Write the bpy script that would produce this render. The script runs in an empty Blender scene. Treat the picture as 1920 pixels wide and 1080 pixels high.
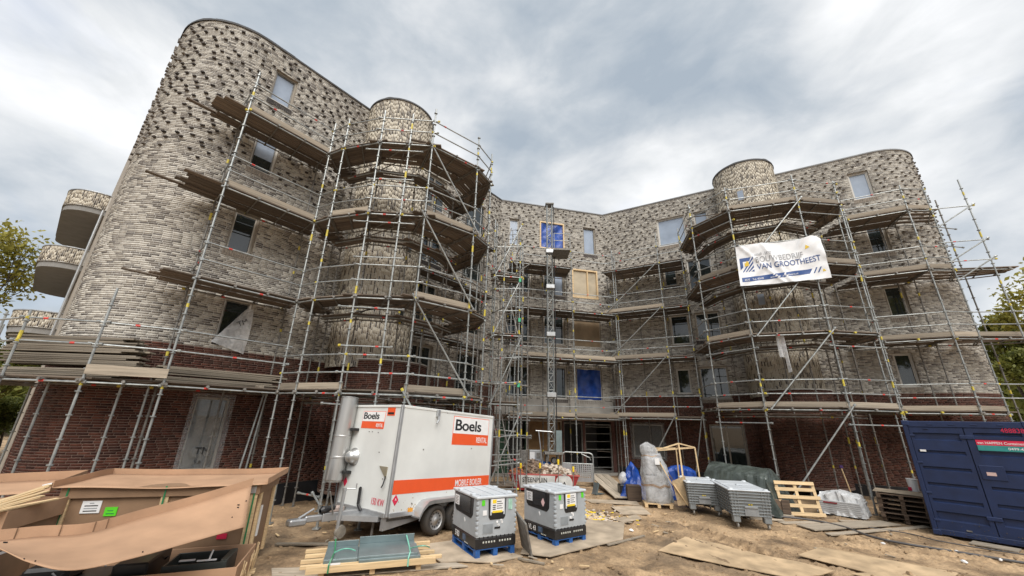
import bpy, math, random
import numpy as np
from mathutils import Matrix, Vector, noise as mnoise
random.seed(7); rng = np.random.default_rng(7)
S = bpy.context.scene; COL = S.collection
R = math.radians
# ---------------------------------------------------------------- camera
CX = Vector((0.99972707, -0.00765673, 0.02207159)); CDN = Vector((0.02336195, 0.32765423, -0.94450883)); CF = Vector((0, 0.94476668, 0.32774368))
CAMZ = 2.6; FPX = 720.0
cam = bpy.data.cameras.new('camera'); camo = bpy.data.objects.new('camera', cam); COL.objects.link(camo)
cam.sensor_width = 36; cam.lens = 36 * FPX / 1920; cam.clip_end = 2000; cam.clip_start = .05
camo.matrix_world = Matrix(((CX.x, -CDN.x, -CF.x, 0), (CX.y, -CDN.y, -CF.y, 0), (CX.z, -CDN.z, -CF.z, CAMZ), (0, 0, 0, 1)))
S.camera = camo
S.render.engine = 'CYCLES'
try:
    S.cycles.use_denoising = True; S.cycles.denoiser = 'OPENIMAGEDENOISE'
    S.cycles.max_bounces = 6; S.cycles.transparent_max_bounces = 12
    S.cycles.sample_clamp_indirect = 6
except Exception: pass
S.view_settings.view_transform = 'Standard'; S.view_settings.look = 'None'; S.view_settings.gamma = 1
S.view_settings.exposure = 1.52; S.view_settings.use_curve_mapping = False
# ---------------------------------------------------------------- sky and sun
SUN_EL, SUN_AZ = R(52), R(170)      # azimuth clockwise from +Y
W = bpy.data.worlds.new('World'); S.world = W; W.use_nodes = True
nt = W.node_tree; nt.nodes.clear()
def wn(t, **k):
    n = nt.nodes.new(t)
    for a, b in k.items(): setattr(n, a, b)
    return n
wl = nt.links.new
wo = wn('ShaderNodeOutputWorld'); wb = wn('ShaderNodeBackground'); wb.inputs['Strength'].default_value = 0.1
sky = wn('ShaderNodeTexSky', sky_type='NISHITA', sun_disc=False); sky.sun_elevation = SUN_EL; sky.sun_rotation = SUN_AZ
tc = wn('ShaderNodeTexCoord'); sep = wn('ShaderNodeSeparateXYZ'); wl(tc.outputs['Generated'], sep.inputs[0])
def wm(op, a, b):
    n = wn('ShaderNodeMath', operation=op)
    for i, v in enumerate((a, b)):
        if hasattr(v, 'links') or hasattr(v, 'is_linked'): wl(v, n.inputs[i])
        else: n.inputs[i].default_value = v
    return n.outputs[0]
zz = wm('ADD', wm('MULTIPLY', wm('MAXIMUM', sep.outputs[2], 0.0), .55), 0.75)
cmb = wn('ShaderNodeCombineXYZ'); wl(wm('DIVIDE', sep.outputs[0], zz), cmb.inputs[0]); wl(wm('DIVIDE', sep.outputs[1], zz), cmb.inputs[1])
wl(wm('MULTIPLY', sep.outputs[2], 1.5), cmb.inputs[2])
def wnoise(scale, det, rough, dist=0.0, off=(0, 0, 0)):
    mp = wn('ShaderNodeMapping'); mp.inputs['Location'].default_value = off; wl(cmb.outputs[0], mp.inputs[0])
    n = wn('ShaderNodeTexNoise'); n.inputs['Scale'].default_value = scale; n.inputs['Detail'].default_value = det
    n.inputs['Roughness'].default_value = rough; n.inputs['Distortion'].default_value = dist; wl(mp.outputs[0], n.inputs['Vector'])
    return n.outputs[0]
def wramp(src, pts):
    r = wn('ShaderNodeValToRGB'); cr = r.color_ramp
    while len(cr.elements) < len(pts): cr.elements.new(.5)
    for e, (p, c) in zip(cr.elements, pts): e.position = p; e.color = (*c, 1)
    wl(src, r.inputs[0]); return r.outputs[0]
def wmix(f, a, b):
    m = wn('ShaderNodeMix', data_type='RGBA')
    for s, v in ((m.inputs[0], f), (m.inputs[6], a), (m.inputs[7], b)):
        if hasattr(v, 'is_linked'): wl(v, s)
        elif isinstance(v, (int, float)): s.default_value = v
        else: s.default_value = (*v, 1)
    return m.outputs[2]
n1 = wnoise(2.3, 8, .5, .35, (3.6, 1.9, .4)); n2 = wnoise(6.0, 7, .55, .3, (7.7, 2.2, 1.1))
nmix = wm('ADD', wm('MULTIPLY', n1, .68), wm('MULTIPLY', n2, .32))
cloud = wramp(nmix, [(.36, (1.5, 1.74, 2.0)), (.44, (1.95, 2.14, 2.33)), (.50, (2.5, 2.62, 2.74)), (.56, (3.0, 3.07, 3.12)), (.63, (3.6, 3.63, 3.66))])
blue = wn('ShaderNodeMix', data_type='RGBA', blend_type='MULTIPLY'); blue.inputs[0].default_value = 1
wl(sky.outputs[0], blue.inputs[6]); blue.inputs[7].default_value = (.9, .9, .95, 1)
gap = wramp(wnoise(1.5, 5, .6, .3, (1.3, 8.8, 0)), [(.54, (.03,) * 3), (.72, (.25,) * 3)])
gs = wn('ShaderNodeRGBToBW'); wl(gap, gs.inputs[0])
wl(wmix(gs.outputs[0], cloud, blue.outputs[2]), wb.inputs['Color']); wl(wb.outputs[0], wo.inputs[0])
sl = bpy.data.lights.new('sun', 'SUN'); sl.energy = 1.5; sl.angle = R(55); sl.color = (1, .96, .9)
so = bpy.data.objects.new('sun', sl); COL.objects.link(so)
sd = Vector((math.sin(SUN_AZ) * math.cos(SUN_EL), math.cos(SUN_AZ) * math.cos(SUN_EL), math.sin(SUN_EL)))
so.rotation_euler = (-sd).to_track_quat('-Z', 'Y').to_euler(); so.location = (0, 0, 40)

# ---------------------------------------------------------------- helpers
def ray(x, y):
    return CX * ((x - 960) / FPX) + CDN * ((y - 540) / FPX) + CF
def at(x, y, D):                      # point on the sight line of a photo pixel at horizontal distance D
    r = ray(x, y); t = D / math.hypot(r.x, r.y); return Vector((r.x * t, r.y * t, CAMZ + r.z * t))
def pol(b, D): return (D * math.sin(R(b)), D * math.cos(R(b)))
def K(p): return (p[0] * .965, p[1] * .965)
def zs(z): return CAMZ + (z - CAMZ) * .965 if z > 2.7 else z
MATS = {}
def mat(name, col=(.5, .5, .5), rough=.6, metal=0., var=.15, vs=6., bump=0., bs=40., rnd=0., spec=.5, stretch=(1, 1, 1), var2=None, det=4, world=False):
    if name in MATS: return MATS[name]
    m = bpy.data.materials.new(name); MATS[name] = m; m.use_nodes = True
    t = m.node_tree; b = t.nodes['Principled BSDF']; L = t.links.new
    b.inputs['Roughness'].default_value = rough; b.inputs['Metallic'].default_value = metal
    b.inputs['Specular IOR Level'].default_value = spec
    tcn = t.nodes.new('ShaderNodeTexCoord'); mp = t.nodes.new('ShaderNodeMapping'); mp.inputs['Scale'].default_value = stretch
    if world:
        g = t.nodes.new('ShaderNodeNewGeometry'); L(g.outputs['Position'], mp.inputs[0])
    else: L(tcn.outputs['Object'], mp.inputs[0])
    nz = t.nodes.new('ShaderNodeTexNoise'); nz.inputs['Scale'].default_value = vs; nz.inputs['Detail'].default_value = det
    L(mp.outputs[0], nz.inputs['Vector'])
    rp = t.nodes.new('ShaderNodeValToRGB'); e = rp.color_ramp.elements
    lo = tuple(c * (1 - var) for c in col); hi = tuple(min(1, c * (1 + var)) for c in col)
    if var2: lo = var2
    e[0].position = .3; e[0].color = (*lo, 1); e[1].position = .7; e[1].color = (*hi, 1)
    L(nz.outputs[0], rp.inputs[0]); out = rp.outputs[0]
    if rnd:
        oi = t.nodes.new('ShaderNodeObjectInfo'); mr = t.nodes.new('ShaderNodeMapRange')
        mr.inputs['To Min'].default_value = 1 - rnd; mr.inputs['To Max'].default_value = 1 + rnd
        L(oi.outputs['Random'], mr.inputs[0])
        mu = t.nodes.new('ShaderNodeMix'); mu.data_type = 'RGBA'; mu.blend_type = 'MULTIPLY'; mu.inputs[0].default_value = 1
        L(out, mu.inputs[6]); L(mr.outputs[0], mu.inputs[7]); out = mu.outputs[2]
    L(out, b.inputs['Base Color'])
    if bump:
        n2 = t.nodes.new('ShaderNodeTexNoise'); n2.inputs['Scale'].default_value = bs; n2.inputs['Detail'].default_value = 5; L(mp.outputs[0], n2.inputs['Vector'])
        bp = t.nodes.new('ShaderNodeBump'); bp.inputs['Strength'].default_value = bump; bp.inputs['Distance'].default_value = .02
        L(n2.outputs[0], bp.inputs['Height']); L(bp.outputs[0], b.inputs['Normal'])
    return m
def brickmat(name, stops, stain=(.5, .48, .44), sf=.25, rough=.85):
    m = bpy.data.materials.new(name); MATS[name] = m; m.use_nodes = True
    t = m.node_tree; b = t.nodes['Principled BSDF']; L = t.links.new; b.inputs['Roughness'].default_value = rough
    b.inputs['Specular IOR Level'].default_value = .25
    a = t.nodes.new('ShaderNodeAttribute'); a.attribute_name = 'tone'
    rp = t.nodes.new('ShaderNodeValToRGB'); cr = rp.color_ramp; cr.interpolation = 'CONSTANT'
    while len(cr.elements) < len(stops): cr.elements.new(.5)
    for e, (p, c) in zip(cr.elements, stops): e.position = p; e.color = (*c, 1)
    L(a.outputs['Fac'], rp.inputs[0])
    g = t.nodes.new('ShaderNodeNewGeometry')
    n1 = t.nodes.new('ShaderNodeTexNoise'); n1.inputs['Scale'].default_value = 9; n1.inputs['Detail'].default_value = 6; n1.inputs['Roughness'].default_value = .7; L(g.outputs['Position'], n1.inputs['Vector'])
    mr = t.nodes.new('ShaderNodeMapRange'); mr.inputs['From Min'].default_value = .25; mr.inputs['From Max'].default_value = .75; mr.inputs['To Min'].default_value = .85; mr.inputs['To Max'].default_value = 1.12; L(n1.outputs[0], mr.inputs[0])
    mu = t.nodes.new('ShaderNodeMix'); mu.data_type = 'RGBA'; mu.blend_type = 'MULTIPLY'; mu.inputs[0].default_value = 1; L(rp.outputs[0], mu.inputs[6]); L(mr.outputs[0], mu.inputs[7])
    n2 = t.nodes.new('ShaderNodeTexNoise'); n2.inputs['Scale'].default_value = .9; n2.inputs['Detail'].default_value = 7; n2.inputs['Roughness'].default_value = .65; L(g.outputs['Position'], n2.inputs['Vector'])
    m2 = t.nodes.new('ShaderNodeMapRange'); m2.inputs['From Min'].default_value = .5; m2.inputs['From Max'].default_value = .72; m2.inputs['To Max'].default_value = sf; L(n2.outputs[0], m2.inputs[0])
    mx = t.nodes.new('ShaderNodeMix'); mx.data_type = 'RGBA'; L(m2.outputs[0], mx.inputs[0]); L(mu.outputs[2], mx.inputs[6]); mx.inputs[7].default_value = (*stain, 1)
    L(mx.outputs[2], b.inputs['Base Color'])
    n3 = t.nodes.new('ShaderNodeTexNoise'); n3.inputs['Scale'].default_value = 60; n3.inputs['Detail'].default_value = 4; L(g.outputs['Position'], n3.inputs['Vector'])
    bp = t.nodes.new('ShaderNodeBump'); bp.inputs['Strength'].default_value = .4; bp.inputs['Distance'].default_value = .01; L(n3.outputs[0], bp.inputs['Height']); L(bp.outputs[0], b.inputs['Normal'])
    return m
def foilmat(name, col, opac, rough=.2):
    m = bpy.data.materials.new(name); MATS[name] = m; m.use_nodes = True
    t = m.node_tree; b = t.nodes['Principled BSDF']; L = t.links.new
    b.inputs['Base Color'].default_value = (*col, 1); b.inputs['Roughness'].default_value = rough
    tr = t.nodes.new('ShaderNodeBsdfTransparent'); mx = t.nodes.new('ShaderNodeMixShader')
    tcn = t.nodes.new('ShaderNodeTexCoord'); nz = t.nodes.new('ShaderNodeTexNoise'); nz.inputs['Scale'].default_value = 5; nz.inputs['Detail'].default_value = 6; nz.inputs['Distortion'].default_value = 1.5
    L(tcn.outputs['Object'], nz.inputs['Vector'])
    mr = t.nodes.new('ShaderNodeMapRange'); mr.inputs['From Min'].default_value = .3; mr.inputs['From Max'].default_value = .7; mr.inputs['To Min'].default_value = opac * .7; mr.inputs['To Max'].default_value = min(1, opac * 1.35)
    L(nz.outputs[0], mr.inputs[0]); L(mr.outputs[0], mx.inputs[0]); L(tr.outputs[0], mx.inputs[1]); L(b.outputs[0], mx.inputs[2])
    bp = t.nodes.new('ShaderNodeBump'); bp.inputs['Strength'].default_value = .5; bp.inputs['Distance'].default_value = .05; L(nz.outputs[0], bp.inputs['Height']); L(bp.outputs[0], b.inputs['Normal'])
    L(mx.outputs[0], t.nodes['Material Output'].inputs[0]); return m

class MB:
    def __init__(s): s.v = []; s.f = []; s.m = []
    def add(s, vs, fs, m=0):
        o = len(s.v); s.v.extend([tuple(p) for p in vs]); s.f.extend([tuple(o + i for i in f) for f in fs]); s.m.extend([m] * len(fs)); return s
    def hexa(s, p, m=0):      # 8 points: bottom ring 0-3, top ring 4-7
        return s.add(p, [(3, 2, 1, 0), (4, 5, 6, 7), (0, 1, 5, 4), (1, 2, 6, 5), (2, 3, 7, 6), (3, 0, 4, 7)], m)
    def box(s, x0, y0, z0, x1, y1, z1, m=0, T=None):
        p = [(x0, y0, z0), (x1, y0, z0), (x1, y1, z0), (x0, y1, z0), (x0, y0, z1), (x1, y0, z1), (x1, y1, z1), (x0, y1, z1)]
        if T: p = [T @ Vector(q) for q in p]
        return s.hexa(p, m)
    def cbox(s, x0, y0, z0, x1, y1, z1, c=.01, m=0, T=None):     # box with chamfered edges
        vs = []; ix = {}
        for i, x in enumerate((x0, x1)):
            for j, y in enumerate((y0, y1)):
                for k, z in enumerate((z0, z1)):
                    sx, sy, sz = (c if i == 0 else -c), (c if j == 0 else -c), (c if k == 0 else -c)
                    ix[i, j, k] = len(vs)
                    vs += [(x, y + sy, z + sz), (x + sx, y, z + sz), (x + sx, y + sy, z)]
        I = lambda i, j, k, a: ix[i, j, k] + a
        fs = [(I(0,0,0,0),I(0,0,1,0),I(0,1,1,0),I(0,1,0,0)), (I(1,0,0,0),I(1,1,0,0),I(1,1,1,0),I(1,0,1,0)),
              (I(0,0,0,1),I(1,0,0,1),I(1,0,1,1),I(0,0,1,1)), (I(0,1,0,1),I(0,1,1,1),I(1,1,1,1),I(1,1,0,1)),
              (I(0,0,0,2),I(0,1,0,2),I(1,1,0,2),I(1,0,0,2)), (I(0,0,1,2),I(1,0,1,2),I(1,1,1,2),I(0,1,1,2))]
        for a in (0, 1):
            for b in (0, 1):
                e = [(I(a,b,0,0),I(a,b,1,0),I(a,b,1,1),I(a,b,0,1)), (I(a,0,b,0),I(a,1,b,0),I(a,1,b,2),I(a,0,b,2)), (I(0,a,b,1),I(1,a,b,1),I(1,a,b,2),I(0,a,b,2))]
                fs += e
        for i in (0, 1):
            for j in (0, 1):
                for k in (0, 1): fs.append((I(i,j,k,0), I(i,j,k,1), I(i,j,k,2)))
        if T: vs = [T @ Vector(q) for q in vs]
        return s.add(vs, fs, m)
    def tube(s, p, q, r, n=8, m=0, r2=None, cap=True):
        p = Vector(p); q = Vector(q); d = (q - p)
        if d.length < 1e-6: return s
        d.normalize(); a = d.orthogonal().normalized(); b = d.cross(a); r2 = r if r2 is None else r2
        vs = []
        for c, rr in ((p, r), (q, r2)):
            for i in range(n):
                t = 2 * math.pi * i / n; vs.append(c + a * (rr * math.cos(t)) + b * (rr * math.sin(t)))
        fs = [(i, (i + 1) % n, n + (i + 1) % n, n + i) for i in range(n)]
        if cap: fs += [tuple(reversed(range(n))), tuple(range(n, 2 * n))]
        return s.add(vs, fs, m)
    def path(s, pts, r, n=8, m=0):
        for a, b in zip(pts[:-1], pts[1:]): s.tube(a, b, r, n, m)
        return s
    def lathe(s, prof, n=24, T=None, m=0):        # profile (radius, height) about +Z
        vs = []; T = T or Matrix()
        for r, h in prof:
            for i in range(n):
                t = 2 * math.pi * i / n; vs.append(T @ Vector((r * math.cos(t), r * math.sin(t), h)))
        fs = []
        for k in range(len(prof) - 1):
            for i in range(n): fs.append((k * n + i, k * n + (i + 1) % n, (k + 1) * n + (i + 1) % n, (k + 1) * n + i))
        return s.add(vs, fs, m)
    def prism(s, poly, a, b, fn, m=0):            # poly in 2D, fn(x,y,t) -> point, extruded t=a..b
        n = len(poly); vs = [fn(x, y, a) for x, y in poly] + [fn(x, y, b) for x, y in poly]
        fs = [tuple(reversed(range(n))), tuple(range(n, 2 * n))] + [(i, (i + 1) % n, n + (i + 1) % n, n + i) for i in range(n)]
        return s.add(vs, fs, m)
    def grid(s, fn, nu, nv, m=0):
        vs = [fn(i / nu, j / nv) for j in range(nv + 1) for i in range(nu + 1)]
        fs = [(j * (nu + 1) + i, j * (nu + 1) + i + 1, (j + 1) * (nu + 1) + i + 1, (j + 1) * (nu + 1) + i) for j in range(nv) for i in range(nu)]
        return s.add(vs, fs, m)
    def mesh(s, name, mats, smooth=False):
        me = bpy.data.meshes.new(name); me.from_pydata(s.v, [], s.f)
        for k in (mats if isinstance(mats, (list, tuple)) else [mats]): me.materials.append(k)
        if any(s.m): me.polygons.foreach_set('material_index', s.m)
        if smooth: me.polygons.foreach_set('use_smooth', [True] * len(s.f))
        me.update(); return me
    def build(s, name, mats, parent=None, loc=(0, 0, 0), rot=(0, 0, 0), smooth=False, kind=None, solid=0, label=None):
        o = bpy.data.objects.new(name, s.mesh(name, mats, smooth)); COL.objects.link(o)
        o.location = loc; o.rotation_euler = rot
        if parent: o.parent = parent
        if kind: o['kind'] = kind
        if label: o['label'] = label
        if solid:
            md = o.modifiers.new('solid', 'SOLIDIFY'); md.thickness = solid; md.offset = 0
        return o
def tag(o, label, cat, group=None):
    o['label'] = label; o['category'] = cat
    if group: o['group'] = group
    return o
def thing(name, label, cat, loc=(0, 0, 0), rot=0., group=None):
    o = bpy.data.objects.new(name, None); COL.objects.link(o); o.empty_display_size = .1
    o.location = loc; o.rotation_euler = rot if isinstance(rot, tuple) else (0, 0, rot)
    return tag(o, label, cat, group)
def inst(name, me, parent, loc, rot=(0, 0, 0), sc=(1, 1, 1)):
    o = bpy.data.objects.new(name, me); COL.objects.link(o); o.location = loc; o.rotation_euler = rot; o.scale = sc; o.parent = parent; return o
def copytree(o, parent=None):
    c = o.copy(); COL.objects.link(c)
    if parent: c.parent = parent
    for ch in list(o.children): copytree(ch, c)
    return c
def text(name, body, size, m, parent, loc, rot, bold=0., xs=1., ext=.001, align='LEFT', spacing=1.):
    cu = bpy.data.curves.new(name, 'FONT'); cu.body = body; cu.size = size; cu.align_x = align; cu.offset = max(0, bold) * .36; cu.extrude = ext; cu.resolution_u = 4; cu.space_character = spacing
    o = bpy.data.objects.new(name, cu); COL.objects.link(o); bpy.context.view_layer.update()
    me = bpy.data.meshes.new_from_object(o.evaluated_get(bpy.context.evaluated_depsgraph_get())); bpy.data.objects.remove(o)
    me.materials.clear(); me.materials.append(m)
    t = bpy.data.objects.new(name, me); COL.objects.link(t); t.parent = parent; t.location = loc; t.rotation_euler = rot; t.scale = (xs, 1, 1); return t
def fn3(x, y, z, s=1.): return mnoise.noise(Vector((x * s, y * s, z * s)))
# ---------------------------------------------------------------- materials
LIGHTB = brickmat('light brick', [(0, (.135, .12, .108)), (.13, (.215, .193, .17)), (.32, (.32, .292, .252)), (.50, (.395, .366, .318)), (.68, (.45, .42, .367)), (.85, (.51, .48, .425))], (.56, .54, .50), .3)
VERTB = brickmat('vertical brick', [(0, (.095, .08, .066)), (.13, (.19, .16, .125)), (.25, (.36, .315, .245)), (.42, (.46, .41, .325)), (.70, (.53, .48, .39))], (.5, .46, .38), .2)
REDB = brickmat('red brick', [(0, (.045, .018, .014)), (.25, (.068, .025, .018)), (.55, (.088, .031, .021)), (.85, (.112, .041, .027))], (.17, .12, .09), .25)
MORT = mat('mortar', (.55, .53, .49), .95, var=.2, vs=3, world=True)
MORTR = mat('dark mortar', (.17, .115, .092), .95, var=.25, vs=3, world=True)
DARKB = mat('dark header brick', (.055, .046, .042), .85, var=.4, vs=9, rnd=.45)
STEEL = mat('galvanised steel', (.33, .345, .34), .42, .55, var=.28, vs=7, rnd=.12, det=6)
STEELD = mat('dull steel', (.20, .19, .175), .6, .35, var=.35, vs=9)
YEL = mat('yellow paint', (.55, .45, .06), .5, var=.25, vs=20)
REDP = mat('red paint', (.55, .05, .04), .5, var=.2)
GREENP = mat('green tag', (.05, .42, .22), .5)
BOARD = mat('scaffold board', (.155, .123, .096), .85, var=.38, vs=3, rnd=.35, stretch=(.5, 9, 9), bump=.35, bs=14, det=7)
TOEB = mat('toe board', (.28, .238, .185), .8, var=.3, vs=3, rnd=.3, stretch=(.5, 8, 8), bump=.2, bs=12, det=6)
WOODN = mat('new pine', (.60, .44, .25), .7, var=.2, vs=3, rnd=.12, stretch=(.7, 9, 9), det=6)
WOODG = mat('grey wood', (.32, .272, .212), .85, var=.3, vs=3, rnd=.3, stretch=(.6, 9, 9), bump=.2, bs=12, det=6)
WOODB = mat('brown pallet wood', (.11, .075, .052), .85, var=.35, vs=4, rnd=.4, stretch=(.6, 8, 8), det=6)
PLY = mat('plywood', (.40, .325, .24), .8, var=.3, vs=2.5, rnd=.12, det=8, bump=.1)
CARD = mat('cardboard', (.40, .245, .15), .85, var=.13, vs=2.2, rnd=.06, det=12, bump=.12, bs=55)
CARDD = mat('brown cardboard', (.235, .145, .085), .85, var=.15, vs=2.5, det=12, rnd=.05)
WHITEP = mat('white panel', (.68, .69, .67), .4, var=.09, vs=1.1, det=12)
ORANGE = mat('orange vinyl', (.78, .10, .025), .4, var=.03)
BLACK = mat('black print', (.012, .012, .014), .5, var=.1)
WHITE = mat('white print', (.8, .8, .8), .5, var=.04)
PAPER = mat('paper label', (.72, .72, .72), .7, var=.05)
ALU = mat('aluminium', (.45, .46, .47), .4, .7, var=.12, vs=4)
INOX = mat('stainless', (.50, .50, .49), .36, .8, var=.12, vs=3, stretch=(1, 1, .3))
TYRE = mat('rubber', (.028, .026, .025), .85, var=.5, vs=12, var2=(.06, .05, .04))
RIM = mat('rim', (.45, .45, .45), .4, .6, var=.2)
GREYP = mat('grey plastic', (.35, .375, .395), .5, var=.08, vs=5, rnd=.04, bump=.05, bs=60)
LIDP = mat('lid plastic', (.50, .53, .56), .45, var=.08, vs=3)
GREYBIN = mat('bin plastic', (.20, .215, .22), .5, var=.1, vs=5)
BLACKP = mat('black plastic', (.016, .016, .017), .4, var=.3, vs=6)
BLUEP = mat('blue plastic', (.02, .10, .32), .45, var=.25, vs=7)
YELP = mat('yellow print', (.80, .58, .03), .5, var=.03)
GREENL = mat('green label', (.10, .60, .02), .5, var=.05)
GREENS = mat('green strap', (.02, .18, .07), .4, var=.1)
MINT = mat('mint strap', (.16, .45, .34), .4, var=.1)
CONT = mat('container blue', (.009, .022, .075), .5, var=.22, vs=3, det=7, bump=.05, bs=20)
CONCR = mat('concrete', (.33, .31, .28), .9, var=.25, vs=2, bump=.15, bs=30, det=7)
SOFF = mat('soffit', (.24, .235, .225), .9, var=.1, vs=3)
FRAME = mat('window frame', (.31, .275, .225), .5, var=.06)
FRAMEL = mat('pale window frame', (.55, .53, .49), .5, var=.06)
GLASS = mat('window glass', (.020, .026, .026), .03, var=.4, vs=.8, spec=1.0)
FILM = mat('protective film', (.30, .355, .44), .18, var=.10, vs=2.2, spec=.6, det=8)
DGREEN = mat('dark green panel', (.025, .075, .04), .5, var=.3, vs=2)
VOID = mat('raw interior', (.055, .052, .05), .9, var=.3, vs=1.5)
TARPB = mat('blue tarp', (.010, .055, .29), .35, var=.35, vs=3, bump=.7, bs=7)
TARPG = mat('green tarp', (.058, .070, .063), .27, var=.4, vs=4, bump=.7, bs=6)
CHIP = mat('chipboard', (.36, .265, .155), .85, var=.22, vs=14, det=6)
FOILB = mat('black foil', (.016, .017, .020), .35, var=.5, vs=3, bump=.5, bs=6)
ROOFM = mat('bitumen', (.06, .06, .062), .8, var=.3, vs=4)
ZINC = mat('zinc sheet', (.21, .265, .275), .38, .6, var=.18, vs=2.5, det=7)
SKIPR = mat('skip red', (.30, .022, .022), .5, var=.25, vs=4)
SKIPW = mat('skip white', (.52, .53, .52), .5, var=.2, vs=4, det=7)
RUBB = mat('rubble', (.34, .25, .19), .9, var=.5, vs=6, det=6, rnd=.3)
FOIL = foilmat('clear foil', (.55, .57, .58), .24, .18)
FOILW = foilmat('milky foil', (.68, .69, .70), .62, .3)
CLOTH = mat('banner cloth', (.74, .75, .77), .55, var=.03)
NAVY = mat('navy print', (.018, .065, .23), .5, var=.05)
GOLD = mat('gold print', (.72, .50, .05), .5, var=.1)
GREYT = mat('grey print', (.30, .31, .33), .5, var=.05)
REDL = mat('red label', (.62, .02, .07), .5)
TEAL = mat('teal print', (.03, .26, .25), .5)
HOSE = mat('hose', (.09, .085, .085), .5, var=.2)

TRIM = mat('edge trim', (.17, .17, .17), .6, .2)
def sweep(m, pts, r, n=8, mi=0):
    ring = []
    for k, p in enumerate(pts):
        d = (pts[min(k + 1, len(pts) - 1)] - pts[max(k - 1, 0)]).normalized(); a = d.cross(Vector((0, 0, 1))).normalized(); b = a.cross(d); ring += [p + a * (r * math.cos(6.2832 * i / n)) + b * (r * math.sin(6.2832 * i / n)) for i in range(n)]
    return m.add(ring, [(k * n + i, k * n + (i + 1) % n, (k + 1) * n + (i + 1) % n, (k + 1) * n + i) for k in range(len(pts) - 1) for i in range(n)], mi)
# ---------------------------------------------------------------- ground
def tread(x, y):                     # wheel ruts crossing the yard in front
    h = 0.
    for (ax, ay, bx, by, w) in RUTS:
        dx, dy = bx - ax, by - ay; L = math.hypot(dx, dy); ux, uy = dx / L, dy / L
        s = (x - ax) * ux + (y - ay) * uy; d = (x - ax) * -uy + (y - ay) * ux + .12 * math.sin(s * 1.1)
        if -.3 < s < L + .3 and abs(d) < w * 1.7:
            k = abs(d) / w
            if k < 1: h += -.065 * (1 - k * k) + .045 * (1 if math.sin(s * 24 + (6 * d if d > 0 else -6 * d)) > .1 else -.4) * (1 - k ** 4)
            else: h += .055 * math.sin((k - 1) / .7 * math.pi)
    return h
RUTS = [(3.0, 13.6, 4.6, 9.2, .22), (4.9, 13.2, 5.4, 9.8, .2), (8.5, 11.2, 12.5, 8.9, .2), (2.2, 6.0, 6.3, 7.9, .2), (5.45, 10.1, 7.0, 7.7, .2), (3.6, 6.3, 6.8, 7.3, .16), (6.6, 9.2, 9.6, 8.1, .16), (1.3, 8.75, 4.9, 7.5, .22), (0.2, 8.3, 3.4, 7.4, .18), (6.8, 11.2, 11.0, 9.1, .18)]
def gh(x, y):
    h = .035 * fn3(x, y, 0, .5) + .022 * fn3(x, y, 3, 1.7) + .026 * fn3(x, y, 5, 4.5) + .018 * fn3(x, y, 9, 10) + .012 * abs(fn3(x, y, 2, 17))
    return h + tread(x, y) - .02
def axis(lo, hi, step, far):
    a = list(np.arange(lo, hi + 1e-6, step)); d = step; l = [lo]; r = [hi]
    while r[-1] < far:
        d *= 1.7; r.append(r[-1] + d); l.append(l[-1] - d)
    return list(reversed(l[1:])) + a + r[1:]
xs = axis(-11, 14.5, .062, 600); ys = axis(5.6, 18.5, .062, 600)
vs = [(x, y, gh(x, y) if (-13 < x < 17 and 4.5 < y < 21) else (-.02 if abs(x) < 40 and abs(y) < 60 else -.05)) for y in ys for x in xs]
nx = len(xs); g = MB(); g.v = vs
g.f = [(j * nx + i, j * nx + i + 1, (j + 1) * nx + i + 1, (j + 1) * nx + i) for j in range(len(ys) - 1) for i in range(nx - 1)]; g.m = [0] * len(g.f)
MUD = bpy.data.materials.new('sandy mud'); MUD.use_nodes = True
def mudmat():
    t = MUD.node_tree; b = t.nodes['Principled BSDF']; L = t.links.new
    g = t.nodes.new('ShaderNodeNewGeometry')
    def nz(sc, det, ro=.6, dist=0):
        n = t.nodes.new('ShaderNodeTexNoise'); n.inputs['Scale'].default_value = sc; n.inputs['Detail'].default_value = det; n.inputs['Roughness'].default_value = ro; n.inputs['Distortion'].default_value = dist; L(g.outputs['Position'], n.inputs['Vector']); return n.outputs[0]
    def rp(src, pts):
        r = t.nodes.new('ShaderNodeValToRGB'); cr = r.color_ramp
        while len(cr.elements) < len(pts): cr.elements.new(.5)
        for e, (p, c) in zip(cr.elements, pts): e.position = p; e.color = (*c, 1)
        L(src, r.inputs[0]); return r.outputs[0]
    base = rp(nz(1.1, 8, .65, .4), [(.32, (.14, .094, .056)), (.45, (.30, .203, .116)), (.60, (.49, .34, .20))])
    fine = rp(nz(16, 8, .75), [(.3, (.55,) * 3), (.55, (1.0,) * 3), (.8, (1.3,) * 3)])
    m = t.nodes.new('ShaderNodeMix'); m.data_type = 'RGBA'; m.blend_type = 'MULTIPLY'; m.inputs[0].default_value = 1; L(base, m.inputs[6]); L(fine, m.inputs[7])
    wet = rp(nz(.33, 6, .6, .6), [(.53, (0,) * 3), (.67, (.65,) * 3)])
    w2 = t.nodes.new('ShaderNodeMix'); w2.data_type = 'RGBA'; L(wet, w2.inputs[0]); L(m.outputs[2], w2.inputs[6]); w2.inputs[7].default_value = (.115, .085, .058, 1)
    L(w2.outputs[2], b.inputs['Base Color'])
    mr = t.nodes.new('ShaderNodeMapRange'); mr.inputs['To Min'].default_value = .92; mr.inputs['To Max'].default_value = .55; L(wet, mr.inputs[0]); L(mr.outputs[0], b.inputs['Roughness'])
    bp = t.nodes.new('ShaderNodeBump'); bp.inputs['Strength'].default_value = .9; bp.inputs['Distance'].default_value = .035; L(nz(13, 9, .72), bp.inputs['Height']); L(bp.outputs[0], b.inputs['Normal'])
mudmat()
g.build('ground', MUD, smooth=True, kind='structure')
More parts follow.
